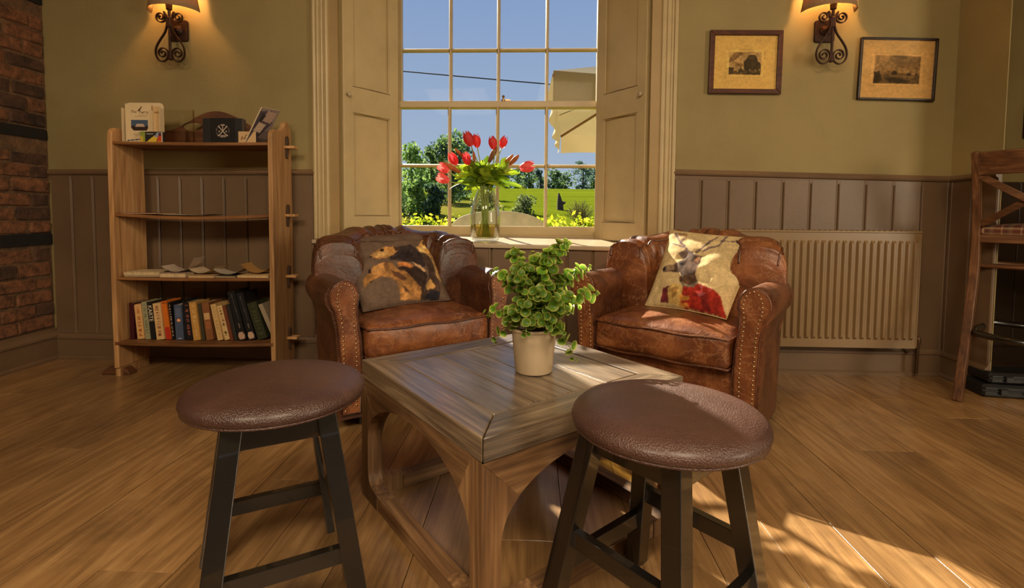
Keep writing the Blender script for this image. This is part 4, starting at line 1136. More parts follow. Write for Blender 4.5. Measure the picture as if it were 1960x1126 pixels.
sheet('card_face', PRINT, t, -.045, .045, 0, .060, 0, 40, 26, (196, 160, 116), [('line', [(.16, .25), (.22, .55), (.28, .35)], .025, (110, 74, 44)), ('line', [(.34, .3), (.42, .7), (.5, .65)], .02, (100, 70, 44)), ('line', [(.36, .4), (.44, .45)], .03, (90, 60, 40))], .05, fn=lambda u, v: (-.045 + .09 * u - .006 * v, .012 * v, .060 * v))
MB().add([(-.045, .0015, 0), (.045, .0015, 0), (.039, .0135, .060), (-.051, .0135, .060), (-.045, .004, 0), (.045, .004, 0), (.039, .016, .060), (-.051, .016, .060)], [(0, 1, 2, 3), (4, 7, 6, 5), (0, 4, 5, 1), (2, 6, 7, 3), (1, 5, 6, 2), (0, 3, 7, 4)]).build('card_back', WHITEC, t)
t = on_shelf('magazine_stack', 'few glossy magazines leaning against the right side panel of the bookcase', 'magazines', .352, -.03, tz - .001)
t.name = 'leaning_magazine'
h_v, u_v, n_v = Vector((.055, .085, 0)), Vector((.088, .004, .180)), Vector((.8, -.42, -.35)).normalized()
for k in range(3):
    o_ = -n_v * (.0028 * k + .0003); c0 = [o_, o_ + h_v, o_ + h_v + u_v, o_ + u_v]; m = MB()
    m.add([tuple(p) for p in c0] + [tuple(p - n_v * .0024) for p in c0], [(0, 1, 2, 3), (4, 7, 6, 5), (0, 4, 5, 1), (1, 5, 6, 2), (2, 6, 7, 3), (3, 7, 4, 0)]).build('magazine_leaf', WHITEC if k else PAPER, t)
sh = [([(0, .1), (.5, .2), (.9, .6), (.6, .95), (0, .9)], (66, 56, 62)), ([(.1, .35), (.5, .3), (.6, .55), (.2, .6)], (176, 150, 128)), ([(.3, .65), (.8, .6), (.9, .9), (.4, .95)], (150, 124, 108)), ([(.0, .0), (1, 0), (1, .14), (0, .2)], (90, 78, 74)), ([(.15, .62), (.3, .6), (.4, .8), (.2, .85)], (34, 30, 34))]
sheet('magazine_cover', PRINT, t, 0, 0, 0, 0, 0, 40, 50, (120, 104, 98), sh, .1, fn=lambda u, v: tuple(n_v * .0006 + h_v * u + u_v * v))
t.location = bw_(.275, -.09, tz + .0005)
t['label'] = 'glossy magazine leaning against the right side panel of the bookcase top'; t['category'] = 'magazine'

# ================================================================== WALL LAMPS
SHADE_M = None
def shade_mat():
    m, n, b = newmat('linen_shade'); out = n.nodes['Material Output']
    v = coords(n, (60, 60, 60)); c = ramp(n, noisetex(n, v, 4, 3), [(.3, (172, 142, 106)), (.7, (196, 166, 126))])
    n.links.new(c, b.inputs['Base Color']); b.inputs['Roughness'].default_value = .9
    tl = nd(n, 'ShaderNodeBsdfTranslucent'); tl.inputs[0].default_value = (*lin((160, 110, 60)), 1)
    mx = nd(n, 'ShaderNodeMixShader'); mx.inputs[0].default_value = .34
    n.links.new(b.outputs[0], mx.inputs[1]); n.links.new(tl.outputs[0], mx.inputs[2]); n.links.new(mx.outputs[0], out.inputs[0]); return m
SHADE_M = shade_mat()
def glow(name, col, strength):
    m, n, b = newmat(name); n.nodes.remove(b); e = nd(n, 'ShaderNodeEmission'); e.inputs[0].default_value = (*col, 1); e.inputs[1].default_value = strength
    n.links.new(e.outputs[0], n.nodes['Material Output'].inputs[0]); return m
BULB = glow('lamp_bulb_glow', (1, .55, .18), 14)
def spiral(cx, cz, r0, r1, a0, turns, n=34):
    return [(cx + (r0 + (r1 - r0) * i / n) * cos(a0 + turns * 2 * pi * i / n), 0, cz + (r0 + (r1 - r0) * i / n) * sin(a0 + turns * 2 * pi * i / n)) for i in range(n + 1)]
def make_wall_lamp(label, loc, plate_dx):
    """loc = wall point behind the stem at the height of the scroll crossing"""
    t = thing('wall_lamp', label, 'wall lamp', loc, 0, 'wrought iron wall lamps with half shades')
    y = -.085
    m = MB().prism([(-.045, -.058), (.045, -.058), (.052, -.05), (.052, .05), (.045, .058), (-.045, .058), (-.052, .05), (-.052, -.05)], -.016, 0, 'Y', Matrix.Translation((0, 0, .0)))
    bp = m.build('backplate', IRON, t, bevel=.003)
    MB().lathe([(0, 0), (.030, 0), (.026, .008), (.012, .014), (.010, .026), (0, .028)], 18, Matrix.Translation((0, -.014, 0)) @ Matrix.Rotation(pi / 2, 4, 'X'), cap=False).build('rose', IRON, bp, smooth=True)
    MB().tube([(0, -.01, 0), (0, y, 0)], .008, 8).build('arm', IRON, t, smooth=True)
    MB().cbox((0, y, -.055), (.011, .011, .25), .002).build('stem', IRON, t)
    m = MB(); m.cbox((0, y, .02), (.022, .020, .055), .003); m.build('collar', IRON, t); MB().cbox((0, y, -.165), (.020, .020, .040), .003).build('collar', IRON, t)
    for s_ in (-1, 1):
        # one scroll each side: small spiral at the top, long S to the large spiral at the foot
        top = spiral(s_ * .047, .048, .005, .034, radians(90), 1.9 * -s_, 40)
        bot = spiral(s_ * .040, -.148, .034, .005, radians(250 if s_ > 0 else 290), 0, 2)
        pts = top[:]
        ex, ez = pts[-1][0], pts[-1][2]
        # leave the top spiral on its inner side, cross down and out to the big outer curve
        mid = [(s_ * .014, 0, .03), (s_ * .013, 0, .0), (s_ * .024, 0, -.035), (s_ * .050, 0, -.072), (s_ * .072, 0, -.108), (s_ * .080, 0, -.140), (s_ * .074, 0, -.170), (s_ * .056, 0, -.190), (s_ * .034, 0, -.192), (s_ * .016, 0, -.178), (s_ * .009, 0, -.155)]
        end = spiral(s_ * .040, -.148, .031, .006, pi if s_ > 0 else 0, 1.55 * -s_, 36)
        ctrl = [p for p in top if True]
        # keep only the part of the spiral that ends on the stem side
        pts = ctrl + mid + end
        # smooth with Catmull-Rom
        P_ = [Vector(p) for p in pts]; out = []
        for i in range(len(P_) - 1):
            a, b_, c, d = P_[max(i - 1, 0)], P_[i], P_[i + 1], P_[min(i + 2, len(P_) - 1)]
            for k in range(3):
                q = k / 3
                out.append(.5 * ((2 * b_) + (c - a) * q + (2 * a - 5 * b_ + 4 * c - d) * q * q + (3 * b_ - a - 3 * c + d) * q ** 3))
        out.append(P_[-1])
        m = MB(); v = []; f = []; n = len(out)
        for i, p in enumerate(out):                            # flat forged strip
            tt = (out[min(i + 1, n - 1)] - out[max(i - 1, 0)]); tt = tt.normalized() if tt.length > 1e-8 else Vector((1, 0, 0)); nn = Vector((-tt.z, 0, tt.x))
            for a, b_ in ((.0028, .006), (.0028, -.006), (-.0028, -.006), (-.0028, .006)): v.append((p.x + nn.x * a, y + b_ + (.003 * s_), p.z + nn.z * a))
        for i in range(n - 1):
            for k in range(4): f.append((i * 4 + k, i * 4 + (k + 1) % 4, (i + 1) * 4 + (k + 1) % 4, (i + 1) * 4 + k))
        f += [(3, 2, 1, 0), tuple((n - 1) * 4 + k for k in range(4))]
        m.add(v, f).build('scroll', IRON, t)
    MB().lathe([(0, .045), (.007, .045), (.008, .085), (.015, .088), (.017, .115), (.013, .118), (0, .118)], 14, Matrix.Translation((0, y, 0)), cap=False).build('lamp_holder', IRON, t, smooth=True, angle=40)
    MB().lathe([(0, .118), (.012, .12), (.013, .135), (.026, .165), (.028, .185), (.020, .206), (0, .214)], 16, Matrix.Translation((0, y, 0)), cap=False).build('bulb', BULB, t, smooth=True)
    # half shade: tapered half cone, open at the wall and below
    m = MB(); N2 = 28
    def shp(u, v):
        a = pi + pi * u; rx = .140 - .035 * v; ry = .126 - .026 * v
        return (rx * cos(a), -.030 + ry * sin(a), .092 + .19 * v)
    m.grid(shp, N2, 6)
    sh = m.build('shade', SHADE_M, t, smooth=True)
    sd_ = sh.modifiers.new('solid', 'SOLIDIFY'); sd_.thickness = .0015
    l = bpy.data.lights.new('lamp_light', 'POINT'); l.energy = 8; l.color = (1, .50, .16); l.shadow_soft_size = .028
    lo = bpy.data.objects.new('lamp_light', l); C.objects.link(lo); lo.parent = t; lo.location = (0, y - .03, .24)
    return t
make_wall_lamp('iron scroll wall lamp with linen half shade, above the bookcase', (-2.010, W, 1.895), .0)
make_wall_lamp('iron scroll wall lamp with linen half shade, between the two framed prints', (1.562, W, 1.870), .0)

# ================================================================== FRAMED PRINTS
GLAZE = glassy('picture_glass', (250, 246, 236), .5)
def picture(label, corners_center, w, h, tilt, fw, fmat, matcol, imgrect, shapes, imgbase, y=W, depth=.02, inner=None, lean=0):
    t = thing('framed_print', label, 'picture', (corners_center[0], y - .004, corners_center[1]), 0)
    t.rotation_euler = (lean, tilt, 0)
    for k, (a, b) in enumerate((((-w / 2, -h / 2), (w / 2, -h / 2)), ((w / 2, -h / 2), (w / 2, h / 2)), ((w / 2, h / 2), (-w / 2, h / 2)), ((-w / 2, h / 2), (-w / 2, -h / 2)))):
        ins = [(a[0] - math.copysign(fw, a[0]), a[1] - math.copysign(fw, a[1])), (b[0] - math.copysign(fw, b[0]), b[1] - math.copysign(fw, b[1]))]
        MB().prism([a, b, ins[1], ins[0]], -depth, 0, 'Y').build('frame_side', fmat, t, bevel=.003)
    x0, x1, z0, z1 = imgrect
    n1, n2 = 170, 140
    a0, a1 = w / 2 - fw, h / 2 - fw
    def R(p): return [((x0 + (x1 - x0) * u - (-a0)) / (2 * a0), (z0 + (z1 - z0) * v + a1) / (2 * a1)) for u, v in p]
    sh = []
    if inner: 
        g = inner; sh.append((R([(-g, -g), (1 + g, -g), (1 + g, 1 + g), (-g, 1 + g)]), tuple(c * .90 for c in matcol)))
        g = inner * .86; sh.append((R([(-g, -g), (1 + g, -g), (1 + g, 1 + g), (-g, 1 + g)]), tuple(min(255, c * 1.03) for c in matcol)))
    sh.append((R([(0, 0), (1, 0), (1, 1), (0, 1)]), imgbase))
    for s_ in shapes:
        sh.append((R(s_[0]), s_[1]))
    sheet('mounted_print', PRINT, t, -a0, a0, -a1, a1, -.006, n1, n2, matcol, sh, .05, seed=4, soft=.35)
    MB().box((0, -.010, 0), (2 * a0, .002, 2 * a1)).build('glazing', GLAZE, t)
    MB().box((0, -.003, 0), (w - .01, .004, h - .01)).build('backing', plain('brown_card', (90, 66, 44), .8), t)
    return t
REDWOOD = wood('mahogany_frame', (52, 24, 14), (84, 42, 24), (110, 60, 36), axis=0, scale=2, rough=.4, bmp=.1)
BLACKFR = plain('ebonised_frame', (34, 20, 12), .35, var=.2)
def blob(cx, cz, rx, rz, n=14, sd_=1):
    r = random.Random(sd_); return [(cx + rx * (.8 + .35 * r.random()) * cos(2 * pi * i / n), cz + rz * (.8 + .35 * r.random()) * sin(2 * pi * i / n)) for i in range(n)]
tree1 = [([(0, .72), (.18, 1), (.5, .98), (.3, .8), (.12, .6), (.0, .5)], (150, 118, 82)), ([(.15, .55), (.4, .5), (.5, .36), (.2, .38)], (160, 126, 86)), ([(0, 0), (1, 0), (1, .16), (.5, .2), (0, .16)], (104, 82, 56)), ([(0, .05), (.14, .05), (.16, .3), (0, .34)], (70, 54, 38)), ([(.5, .0), (1, .02), (1, .1), (.55, .08)], (60, 46, 32)),
         ([(.2, .12), (.45, .1), (.42, .24), (.28, .22)], (80, 62, 42)), (blob(.72, .55, .20, .36, 18, 3), (66, 54, 38)), (blob(.57, .42, .12, .30, 16, 5), (60, 48, 34)), (blob(.92, .36, .10, .24, 14, 8), (64, 52, 36)), (blob(.70, .78, .12, .12, 12, 2), (84, 68, 48)), ([(.34, .22), (.37, .4), (.4, .22)], (74, 58, 42)), (blob(.27, .17, .03, .05, 8, 2), (196, 168, 120)), (blob(.38, .08, .02, .03, 8, 4), (196, 168, 120)), (blob(.95, .21, .02, .05, 8, 6), (190, 160, 112))]
picture('mahogany framed engraving of a tall tree on a wide yellowed mount', (1.147, 1.707), .388, .339, radians(.6), .026, REDWOOD, (250, 212, 138), (-.085, .085, -.065, .055), tree1, (200, 168, 122), inner=.12)
view2 = [([(0, .42), (1, .42), (1, 1), (0, 1)], (160, 128, 90)), ([(.5, .6), (1, .5), (1, 1), (.4, 1)], (138, 108, 76)), ([(0, 0), (1, 0), (1, .30), (.6, .34), (0, .3)], (110, 86, 60)), ([(0, 0), (.1, .02), (.2, .12), (.12, .4), (0, .42)], (60, 46, 34)), (blob(.09, .36, .04, .1, 10, 2), (56, 44, 32)), ([(.2, .2), (.4, .22), (.8, .12), (.7, .02), (.35, .04)], (64, 50, 36)), ([(.3, .27), (.9, .22), (.8, .27), (.4, .31)], (150, 122, 88)), (blob(.44, .38, .065, .09, 12, 7), (58, 44, 30)), (blob(.76, .34, .06, .05, 12, 9), (70, 54, 38)), ([(.5, .29), (.7, .28), (.68, .38), (.52, .36)], (112, 86, 60)), ([(.9, .08), (1, .05), (1, .3), (.88, .3)], (96, 74, 52)), (blob(.93, .33, .03, .05, 8, 4), (62, 48, 34))]
picture('thin dark framed engraving of low wooded riverside, right of the wall lamp', (1.950, 1.667), .402, .330, radians(1.4), .011, BLACKFR, (232, 190, 134), (-.118, .122, -.075, .072), view2, (150, 118, 82), inner=.09)
picture('dark framed picture cut by the right photo edge on the alcove wall', (2.965, 1.56), .34, .46, 0, .02, BLACKFR, (120, 92, 60), (-.12, .12, -.17, .17), [([(0, 0), (1, 0), (1, .4), (0, .5)], (60, 46, 34))], (110, 88, 62), y=3.05)

# ================================================================== CROSS-BACK BAR STOOL at the right edge
CHW = wood('chair_walnut', (66, 42, 27), (106, 70, 45), (146, 104, 70), axis=2, scale=1.2, rough=.35, bmp=.12, rand=4)
CHWX = wood('chair_walnut_rail', (66, 42, 27), (106, 70, 45), (146, 104, 70), axis=0, scale=1.2, rough=.35, bmp=.12, rand=4)
def tartan():
    m, n, b = newmat('tartan_wool'); tc = nd(n, 'ShaderNodeTexCoord'); sp = nd(n, 'ShaderNodeSeparateXYZ'); n.links.new(tc.outputs['Object'], sp.inputs[0])
    acc = None
    for ax in ('X', 'Y'):
        mu = nd(n, 'ShaderNodeMath', operation='MULTIPLY'); mu.inputs[1].default_value = 15; n.links.new(sp.outputs[ax], mu.inputs[0])
        fr = nd(n, 'ShaderNodeMath', operation='FRACT'); n.links.new(mu.outputs[0], fr.inputs[0])
        c = ramp(n, fr.outputs[0], [(0, (86, 34, 26)), (.3, (96, 40, 30)), (.34, (190, 160, 120)), (.40, (92, 38, 30)), (.62, (60, 46, 40)), (.8, (120, 96, 72)), (1, (86, 34, 26))])
        if acc is None: acc = c
        else:
            mx = nd(n, 'ShaderNodeMix'); mx.data_type = 'RGBA'; mx.inputs[0].default_value = .5; n.links.new(acc, mx.inputs[6]); n.links.new(c, mx.inputs[7]); acc = mx.outputs[2]
    n.links.new(acc, b.inputs['Base Color']); b.inputs['Roughness'].default_value = .95; return m
TARTAN = tartan()
ang = atan2(-.80, .60)                                         # direction of the back from its left to its right post
bs = thing('bar_stool', 'tall cross-back wooden bar stool with tartan seat at the right edge', 'bar stool', (2.135, 2.535, 0), ang)
SW, SD = .37, .34
def post(x, m_name):
    pts = [(x, -.125, 0), (x, -.092, .14), (x, -.040, .32), (x, .006, .52), (x, .028, .66), (x, .030, .78), (x, .014, .92), (x, -.020, 1.06), (x, -.058, 1.185)]
    m = MB(); v = []
    for i, p in enumerate(pts):
        a, b = pts[max(i - 1, 0)], pts[min(i + 1, len(pts) - 1)]; t_ = Vector((0, b[1] - a[1], b[2] - a[2])).normalized(); n_ = Vector((0, t_.z, -t_.y))
        w = .036 if i else .032; d = .030 + .006 * (i < 5)
        for s1, s2 in ((-1, -1), (1, -1), (1, 1), (-1, 1)): v.append((p[0] + s1 * d / 2, p[1] + n_.y * s2 * w / 2, p[2] + n_.z * s2 * w / 2))
    f = [(i * 4 + k, i * 4 + (k + 1) % 4, (i + 1) * 4 + (k + 1) % 4, (i + 1) * 4 + k) for i in range(len(pts) - 1) for k in range(4)] + [(3, 2, 1, 0), tuple((len(pts) - 1) * 4 + k for k in range(4))]
    m.add(v, f).build(m_name, CHW, bs, bevel=.004, smooth=True, angle=40)
post(0, 'back_leg'); post(SW, 'back_leg')
m = MB(); N3 = 12; v = []                                      # curved crest rail
for i in range(N3 + 1):
    x = -.012 + (SW + .024) * i / N3; bow = -.035 * (1 - (2 * i / N3 - 1) ** 2)
    for y, z in ((-.060, 1.18), (-.036, 1.075), (-.014, 1.080), (-.038, 1.185)): v.append((x, y + bow, z))
m.add(v, [(i * 4 + k, i * 4 + (k + 1) % 4, (i + 1) * 4 + (k + 1) % 4, (i + 1) * 4 + k) for i in range(N3) for k in range(4)] + [(3, 2, 1, 0), tuple(N3 * 4 + k for k in range(4))])
m.build('crest_rail', CHWX, bs, bevel=.004, smooth=True, angle=40)
for (xa, za, xb, zb, off) in ((.012, 1.075, SW - .012, .84, -.014), (.012, .84, SW - .012, 1.075, .004)):
    pts = [(xa + (xb - xa) * i / 10, off - .018 - .030 * (1 - (2 * i / 10 - 1) ** 2) + .035 * (1 - ((za + (zb - za) * i / 10) - .84) / .235), za + (zb - za) * i / 10) for i in range(11)]
    m = MB(); v = []
    for p in pts:
        t_ = Vector((xb - xa, 0, zb - za)).normalized(); n_ = Vector((-t_.z, 0, t_.x))
        for s1, s2 in ((-1, -1), (1, -1), (1, 1), (-1, 1)): v.append((p[0] + n_.x * s1 * .015, p[1] + s2 * .006, p[2] + n_.z * s1 * .015))
    m.add(v, [(i * 4 + k, i * 4 + (k + 1) % 4, (i + 1) * 4 + (k + 1) % 4, (i + 1) * 4 + k) for i in range(10) for k in range(4)] + [(3, 2, 1, 0), (40, 41, 42, 43)])
    m.build('cross_slat', CHWX, bs, bevel=.002)
def trap(x0, x1, y0, y1, t=.02): return [(x0, y0), (x1, y0), (x1 + t, y1), (x0 - t, y1)]
MB().prism(trap(.005, SW - .005, .02, SD, .012), .755, .795, 'Z').build('seat_frame', CHWX, bs, bevel=.008)
MB().rbox((SW / 2, SD / 2 + .01, .812), (SW - .01, SD - .02, .05), .022, 10, lambda x, y, z: (x, y, z + (.014 * max(0, 1 - (x / .18) ** 2) * max(0, 1 - (y / .16) ** 2) if z > 0 else 0))).build('seat_pad', TARTAN, bs, smooth=True)
for x in (.0, SW):
    MB().beam((x, SD - .01, .755), (x + (.02 if x else -.02), SD + .02, 0), .036, .036, (0, 1, 0), .030, .030).build('front_leg', CHW, bs, bevel=.004)
def ring(z, r0, thick):
    pts = []
    for i in range(25):
        a = pi * i / 24; pts.append((SW / 2 + (SW / 2 + .008) * cos(a), SD * .42 - .02 + 0 + (-.20) * sin(a) * r0, z))
    pts = pts + [(-.008, SD, z), (SW + .008, SD, z)]
    return MB().tube(pts, thick, 8, closed=True, flat=1.0)
ring(.64, .10, .012).build('seat_ring', CHWX, bs, smooth=True)
m = MB(); pts = [(.018, .0, .335)] + [(.018 + .345 * i / 12, -.03 - .09 * sin(pi * i / 12), .325) for i in range(13)] + [(SW + .0, SD - .03, .335), (.02, SD - .03, .335)]
m.tube(pts, .016, 8, closed=True); m.build('foot_rail', BLACKWOOD, bs, smooth=True)
# flat black cases stacked on the floor under the bar stool
def floor_z_case(label, x, y, z, w, d, h, rot):
    t = thing('black_case', label, 'case', (x, y, z), rot, 'black cases under the bar stool')
    MB().cbox((0, 0, h / 2), (w, d, h), .012).build('shell', BLACKPL, t)
    MB().cbox((0, 0, h * .55), (w + .008, d + .008, .008), .002).build('seam_band', BLACKPL, t)
    m = MB().tube([(-.06, -d / 2, h * .45), (-.06, -d / 2 - .025, h * .45), (.06, -d / 2 - .025, h * .45), (.06, -d / 2, h * .45)], .008, 8); m.build('handle', BLACKPL, t, smooth=True)
    for sx_ in (-1, 1): MB().cbox((sx_ * w * .32, -d / 2 - .006, h * .5), (.035, .012, .030), .003).build('latch', BLACKPL, t)
floor_z_case('lower flat black case on the floor under the bar stool', 2.45, 2.56, 0, .48, .16, .065, -.16)
floor_z_case('upper flat black case stacked on the lower one under the bar stool', 2.46, 2.57, .066, .45, .15, .055, -.10)
# ================================================================== POTTED PLANT on the table
random.seed(3)
PX, PY, PZ = .008, 1.447, TZ + .0008
pp = thing('potted_plant', 'round-leaved variegated plant in a cream pot on the coffee table', 'plant', (PX, PY, PZ))
POTM = plain('cream_pot_enamel', (180, 158, 128), .30, var=.03, bmp=0, spec=.5)
MB().lathe([(0, 0), (.0525, 0), (.054, .003), (.0645, .118), (.067, .120), (.0675, .126), (.0645, .127), (.062, .118), (.060, .105), (0, .105)], 48, cap=False).build('pot', POTM, pp, smooth=True, angle=40)
MB().lathe([(0, .110), (.03, .112), (.0605, .108)], 24, cap=False).build('soil', plain('dark_soil', (46, 32, 22), .95, bmp=.5), pp)
def leaf_mesh(r, cup):
    m = MB(); m.v = [(0, 0, -cup * r * .2)]; cols = [(84, 128, 38)]
    for k, (q, c) in enumerate(((.55, (104, 146, 42)), (.86, (140, 170, 54)), (1.0, (240, 232, 136)))):
        for i in range(10):
            a = 2 * pi * i / 10
            m.v.append((r * q * cos(a), r * q * sin(a) * (1.06 if sin(a) > 0 else .95), cup * r * (q * q - .2) + .04 * r * sin(3 * a)))
            cols.append(c)
    for i in range(10): m.f.append((0, 1 + i, 1 + (i + 1) % 10))
    for k in range(2):
        for i in range(10): m.f.append((1 + k * 10 + i, 11 + k * 10 + i, 11 + k * 10 + (i + 1) % 10, 1 + k * 10 + (i + 1) % 10))
    m.c = [(*lin(c), 1) for c in cols]
    me = m.mesh('leaf', smooth=True); me.materials.append(VARIEG); return me
VARIEG = leafy('variegated_leaf', 0, 0, trans=.45, rough=.4, attr=True)
STEMG = leafy('green_stem', (98, 110, 44), (128, 130, 60), trans=.1)
leafs = [leaf_mesh(r, c) for r, c in ((.0135, .45), (.0155, .6), (.0115, .35), (.0145, .9))]
tips = [(.104, .0, .374), (.171, .03, .298), (.185, -.02, .228), (-.062, .03, .346), (-.108, -.02, .286), (-.128, -.03, .170), (-.096, -.06, .100), (.118, -.09, .060), (.004, .05, .332), (.055, -.02, .350), (.135, .05, .18), (-.05, -.05, .285),
        (.02, -.09, .24), (-.03, -.10, .20), (.07, -.10, .22), (.10, -.08, .19), (-.07, -.09, .17), (.0, .10, .26), (.05, .09, .27), (.045, -.115, .145), (-.015, -.11, .13), (.085, -.09, .125), (.11, .02, .27), (-.02, .0, .30), (.03, .02, .29)]
leaf_n = 0; inner_leaf = MB(); inner_leaf.c = []
for si, tp in enumerate(tips):
    tip = Vector(tp) - Vector((PX, 0, 0)) if False else Vector((tp[0] - PX, tp[1], tp[2]))
    b = Vector((tip.x * .22, tip.y * .22, .11)); hgt = max(.05, (tip.z - .11))
    c1 = b + Vector((tip.x * .15, tip.y * .15, max(.09, hgt * .75 + .03))); n = max(7, int((tip - b).length / .013))
    pts = []
    for i in range(n + 1):
        q = i / n; p = b * (1 - q) ** 2 + c1 * 2 * q * (1 - q) + tip * q * q
        pts.append(p + Vector((.003 * sin(i * 1.7 + si), .003 * cos(i * 1.3 + si), 0)))
    MB().tube(pts, .0012, 5).build('stem', STEMG, pp, smooth=True)
    for i in range(2, n + 1):
        q = i / n; d = (pts[min(i + 1, n)] - pts[i - 1]).normalized(); a0 = i * pi / 2 * 1.05 + si
        side = d.cross(Vector((0, 0, 1))); side = side.normalized() if side.length > .1 else Vector((1, 0, 0)); up2 = side.cross(d)
        for s_ in (0, pi):
            out = (side * cos(a0 + s_) + up2 * sin(a0 + s_)).normalized()
            sc = (.55 if q > .93 else 1.0) * random.uniform(.75, 1.12)
            pos = pts[i] + out * .013 * sc + d * random.uniform(-.004, .004)
            nrm = (d * .75 + out * .55 + Vector((0, -.35, .25)) + Vector((random.uniform(-.4, .4), random.uniform(-.4, .4), random.uniform(-.3, .3)))).normalized()
            if leaf_n < 298:
                o = share('leaf', random.choice(leafs), pp, pos, nrm.to_track_quat('Z', 'Y').to_euler(), (sc, sc, sc)); leaf_n += 1
            else:
                lm = random.choice(leafs); M_ = Matrix.Translation(pos) @ nrm.to_track_quat('Z', 'Y').to_matrix().to_4x4() @ Matrix.Scale(sc, 4)
                inner_leaf.add([v.co for v in lm.vertices], [tuple(p.vertices) for p in lm.polygons], M_)
                inner_leaf.c += [tuple(d_.color) for d_ in lm.color_attributes['Col'].data]
if inner_leaf.v:
    o = inner_leaf.build('leaf_mass', VARIEG, pp, smooth=True); o['kind'] = 'stuff'

# ================================================================== VASE OF TULIPS on the sill
VX, VY, VZ = -.272, 2.935, .7195
vs_ = thing('glass_vase', 'clear shouldered glass vase with water on the window sill', 'vase', (VX, VY, VZ))
VG = glassy('vase_glass', (252, 254, 253), .55)
MB().lathe([(0, .012), (.060, .012), (.076, .016), (.0805, .03), (.084, .10), (.083, .16), (.076, .20), (.064, .24), (.052, .272), (.0462, .288), (.0465, .292), (.0485, .292), (.0487, .288), (.0545, .272), (.0665, .24), (.0785, .20), (.0858, .16), (.0868, .10), (.0835, .03), (.079, .006), (.072, 0), (0, 0)], 48, cap=False).build('glass_body', VG, vs_, smooth=True)
WATER = glassy('vase_water', (244, 234, 182), .5)
MB().lathe([(0, .0135), (.060, .0135), (.0755, .0175), (.080, .03), (.0832, .094), (0, .094)], 40, cap=False).build('water', WATER, vs_, smooth=True, angle=50)
PETAL = leafy('tulip_petal', (214, 56, 66), (236, 92, 88), trans=.5, rough=.45, scale=18)
PETALP = leafy('tulip_petal_pale', (226, 88, 96), (240, 140, 124), trans=.5, rough=.45, scale=18)
TSTEM = leafy('tulip_stem', (130, 146, 66), (176, 180, 96), trans=.3, scale=10)
TLEAF = leafy('tulip_leaf', (74, 110, 30), (150, 176, 44), trans=.5, rough=.4, scale=9)
TLEAF2 = leafy('bright_leaf', (110, 146, 24), (186, 200, 50), trans=.55, rough=.4, scale=9)
BUDM = leafy('lily_bud', (150, 84, 44), (206, 128, 62), trans=.3, rough=.5, scale=14)
BUDB = leafy('brown_bud', (110, 66, 46), (150, 96, 62), trans=.25, rough=.5, scale=14)
def petal_mesh(L_, R_, open_):
    m = MB()
    def f(u, v):
        a = (u - .5) * 2; w = sin(pi * min(1, v * .86 + .12)) ** .7
        rad = R_ * (sin(pi * (v * .80 + .10)) ** .75) + open_ * v * v * R_
        if v > .9: w *= .62 + .38 * (1 - v) / .1
        ang_ = a * .66 * w
        return (rad * cos(ang_), rad * sin(ang_) * 1.05, L_ * v + .004 * (1 - a * a) * (v > .8))
    m.grid(f, 7, 9); me = m.mesh('petal', smooth=True); return me
pet = [petal_mesh(.080, .026, 0), petal_mesh(.072, .0235, 0), petal_mesh(.078, .027, .35)]
for me in pet[:2]: me.materials.append(PETAL)
pet[2].materials.append(PETALP)
def blade(p, d, length, width, droop, mat, parent, nm='leaf', face=None):
    # lanceolate leaf from p along d, bending down at the tip
    d = Vector(d).normalized(); f = Vector(face) if face else Vector((0, -1, .35))
    side = d.cross(f).normalized(); nn = side.cross(d).normalized(); m = MB()
    def fn(u, v):
        w = width / 2 * (sin(pi * (v * .92 + .06)) ** .8); a = 2 * u - 1
        q = Vector(p) + d * (length * v) - Vector((0, 0, droop * v * v)) + side * (a * w) + nn * (abs(a) * w * .35)
        return tuple(q)
    m.grid(fn, 5, 10); return m.build(nm, mat, parent, smooth=True)
def stem_path(base_in, mouth, end, dirn):
    a, b_, c = Vector(base_in), Vector(mouth), Vector(end); k = (c - b_).length
    pts = [a.lerp(b_, i / 6) for i in range(6)]
    c1 = b_ + Vector((0, 0, k * .35)) + (b_ - a).normalized() * k * .1; c2 = c - Vector(dirn).normalized() * k * .4
    for i in range(11):
        q = i / 10; pts.append(b_ * (1 - q) ** 3 + c1 * 3 * q * (1 - q) ** 2 + c2 * 3 * q * q * (1 - q) + c * q ** 3)
    return pts
HEADS = [((-.382, 1.339), (-.352, 1.258), .02, 'topmost red tulip, leaning left at the upper left of the vase', 0),
 ((-.333, 1.333), (-.322, 1.258), -.03, 'red tulip tucked right behind the topmost one', 0),
 ((-.234, 1.312), (-.222, 1.240), .03, 'upright red tulip in front of the middle glazing bar', 0),
 ((-.160, 1.321), (-.182, 1.254), -.02, 'red tulip leaning right, highest on the right of the bouquet', 0),
 ((-.478, 1.221), (-.438, 1.155), .0, 'dark red tulip left of the bouquet against the left glazing bar', 0),
 ((-.384, 1.219), (-.364, 1.150), .05, 'broad dark red tulip low among the leaves, below the topmost pair', 0),
 ((-.540, 1.150), (-.482, 1.112), .02, 'red and orange tulip pointing left, upper of the two at the left tip', 2),
 ((-.542, 1.084), (-.474, 1.056), .05, 'open pink-red tulip pointing left, lower of the two at the left tip', 2),
 ((.008, 1.150), (-.074, 1.132), .03, 'open pink-red tulip lying out to the far right of the bouquet', 2)]
random.seed(9)
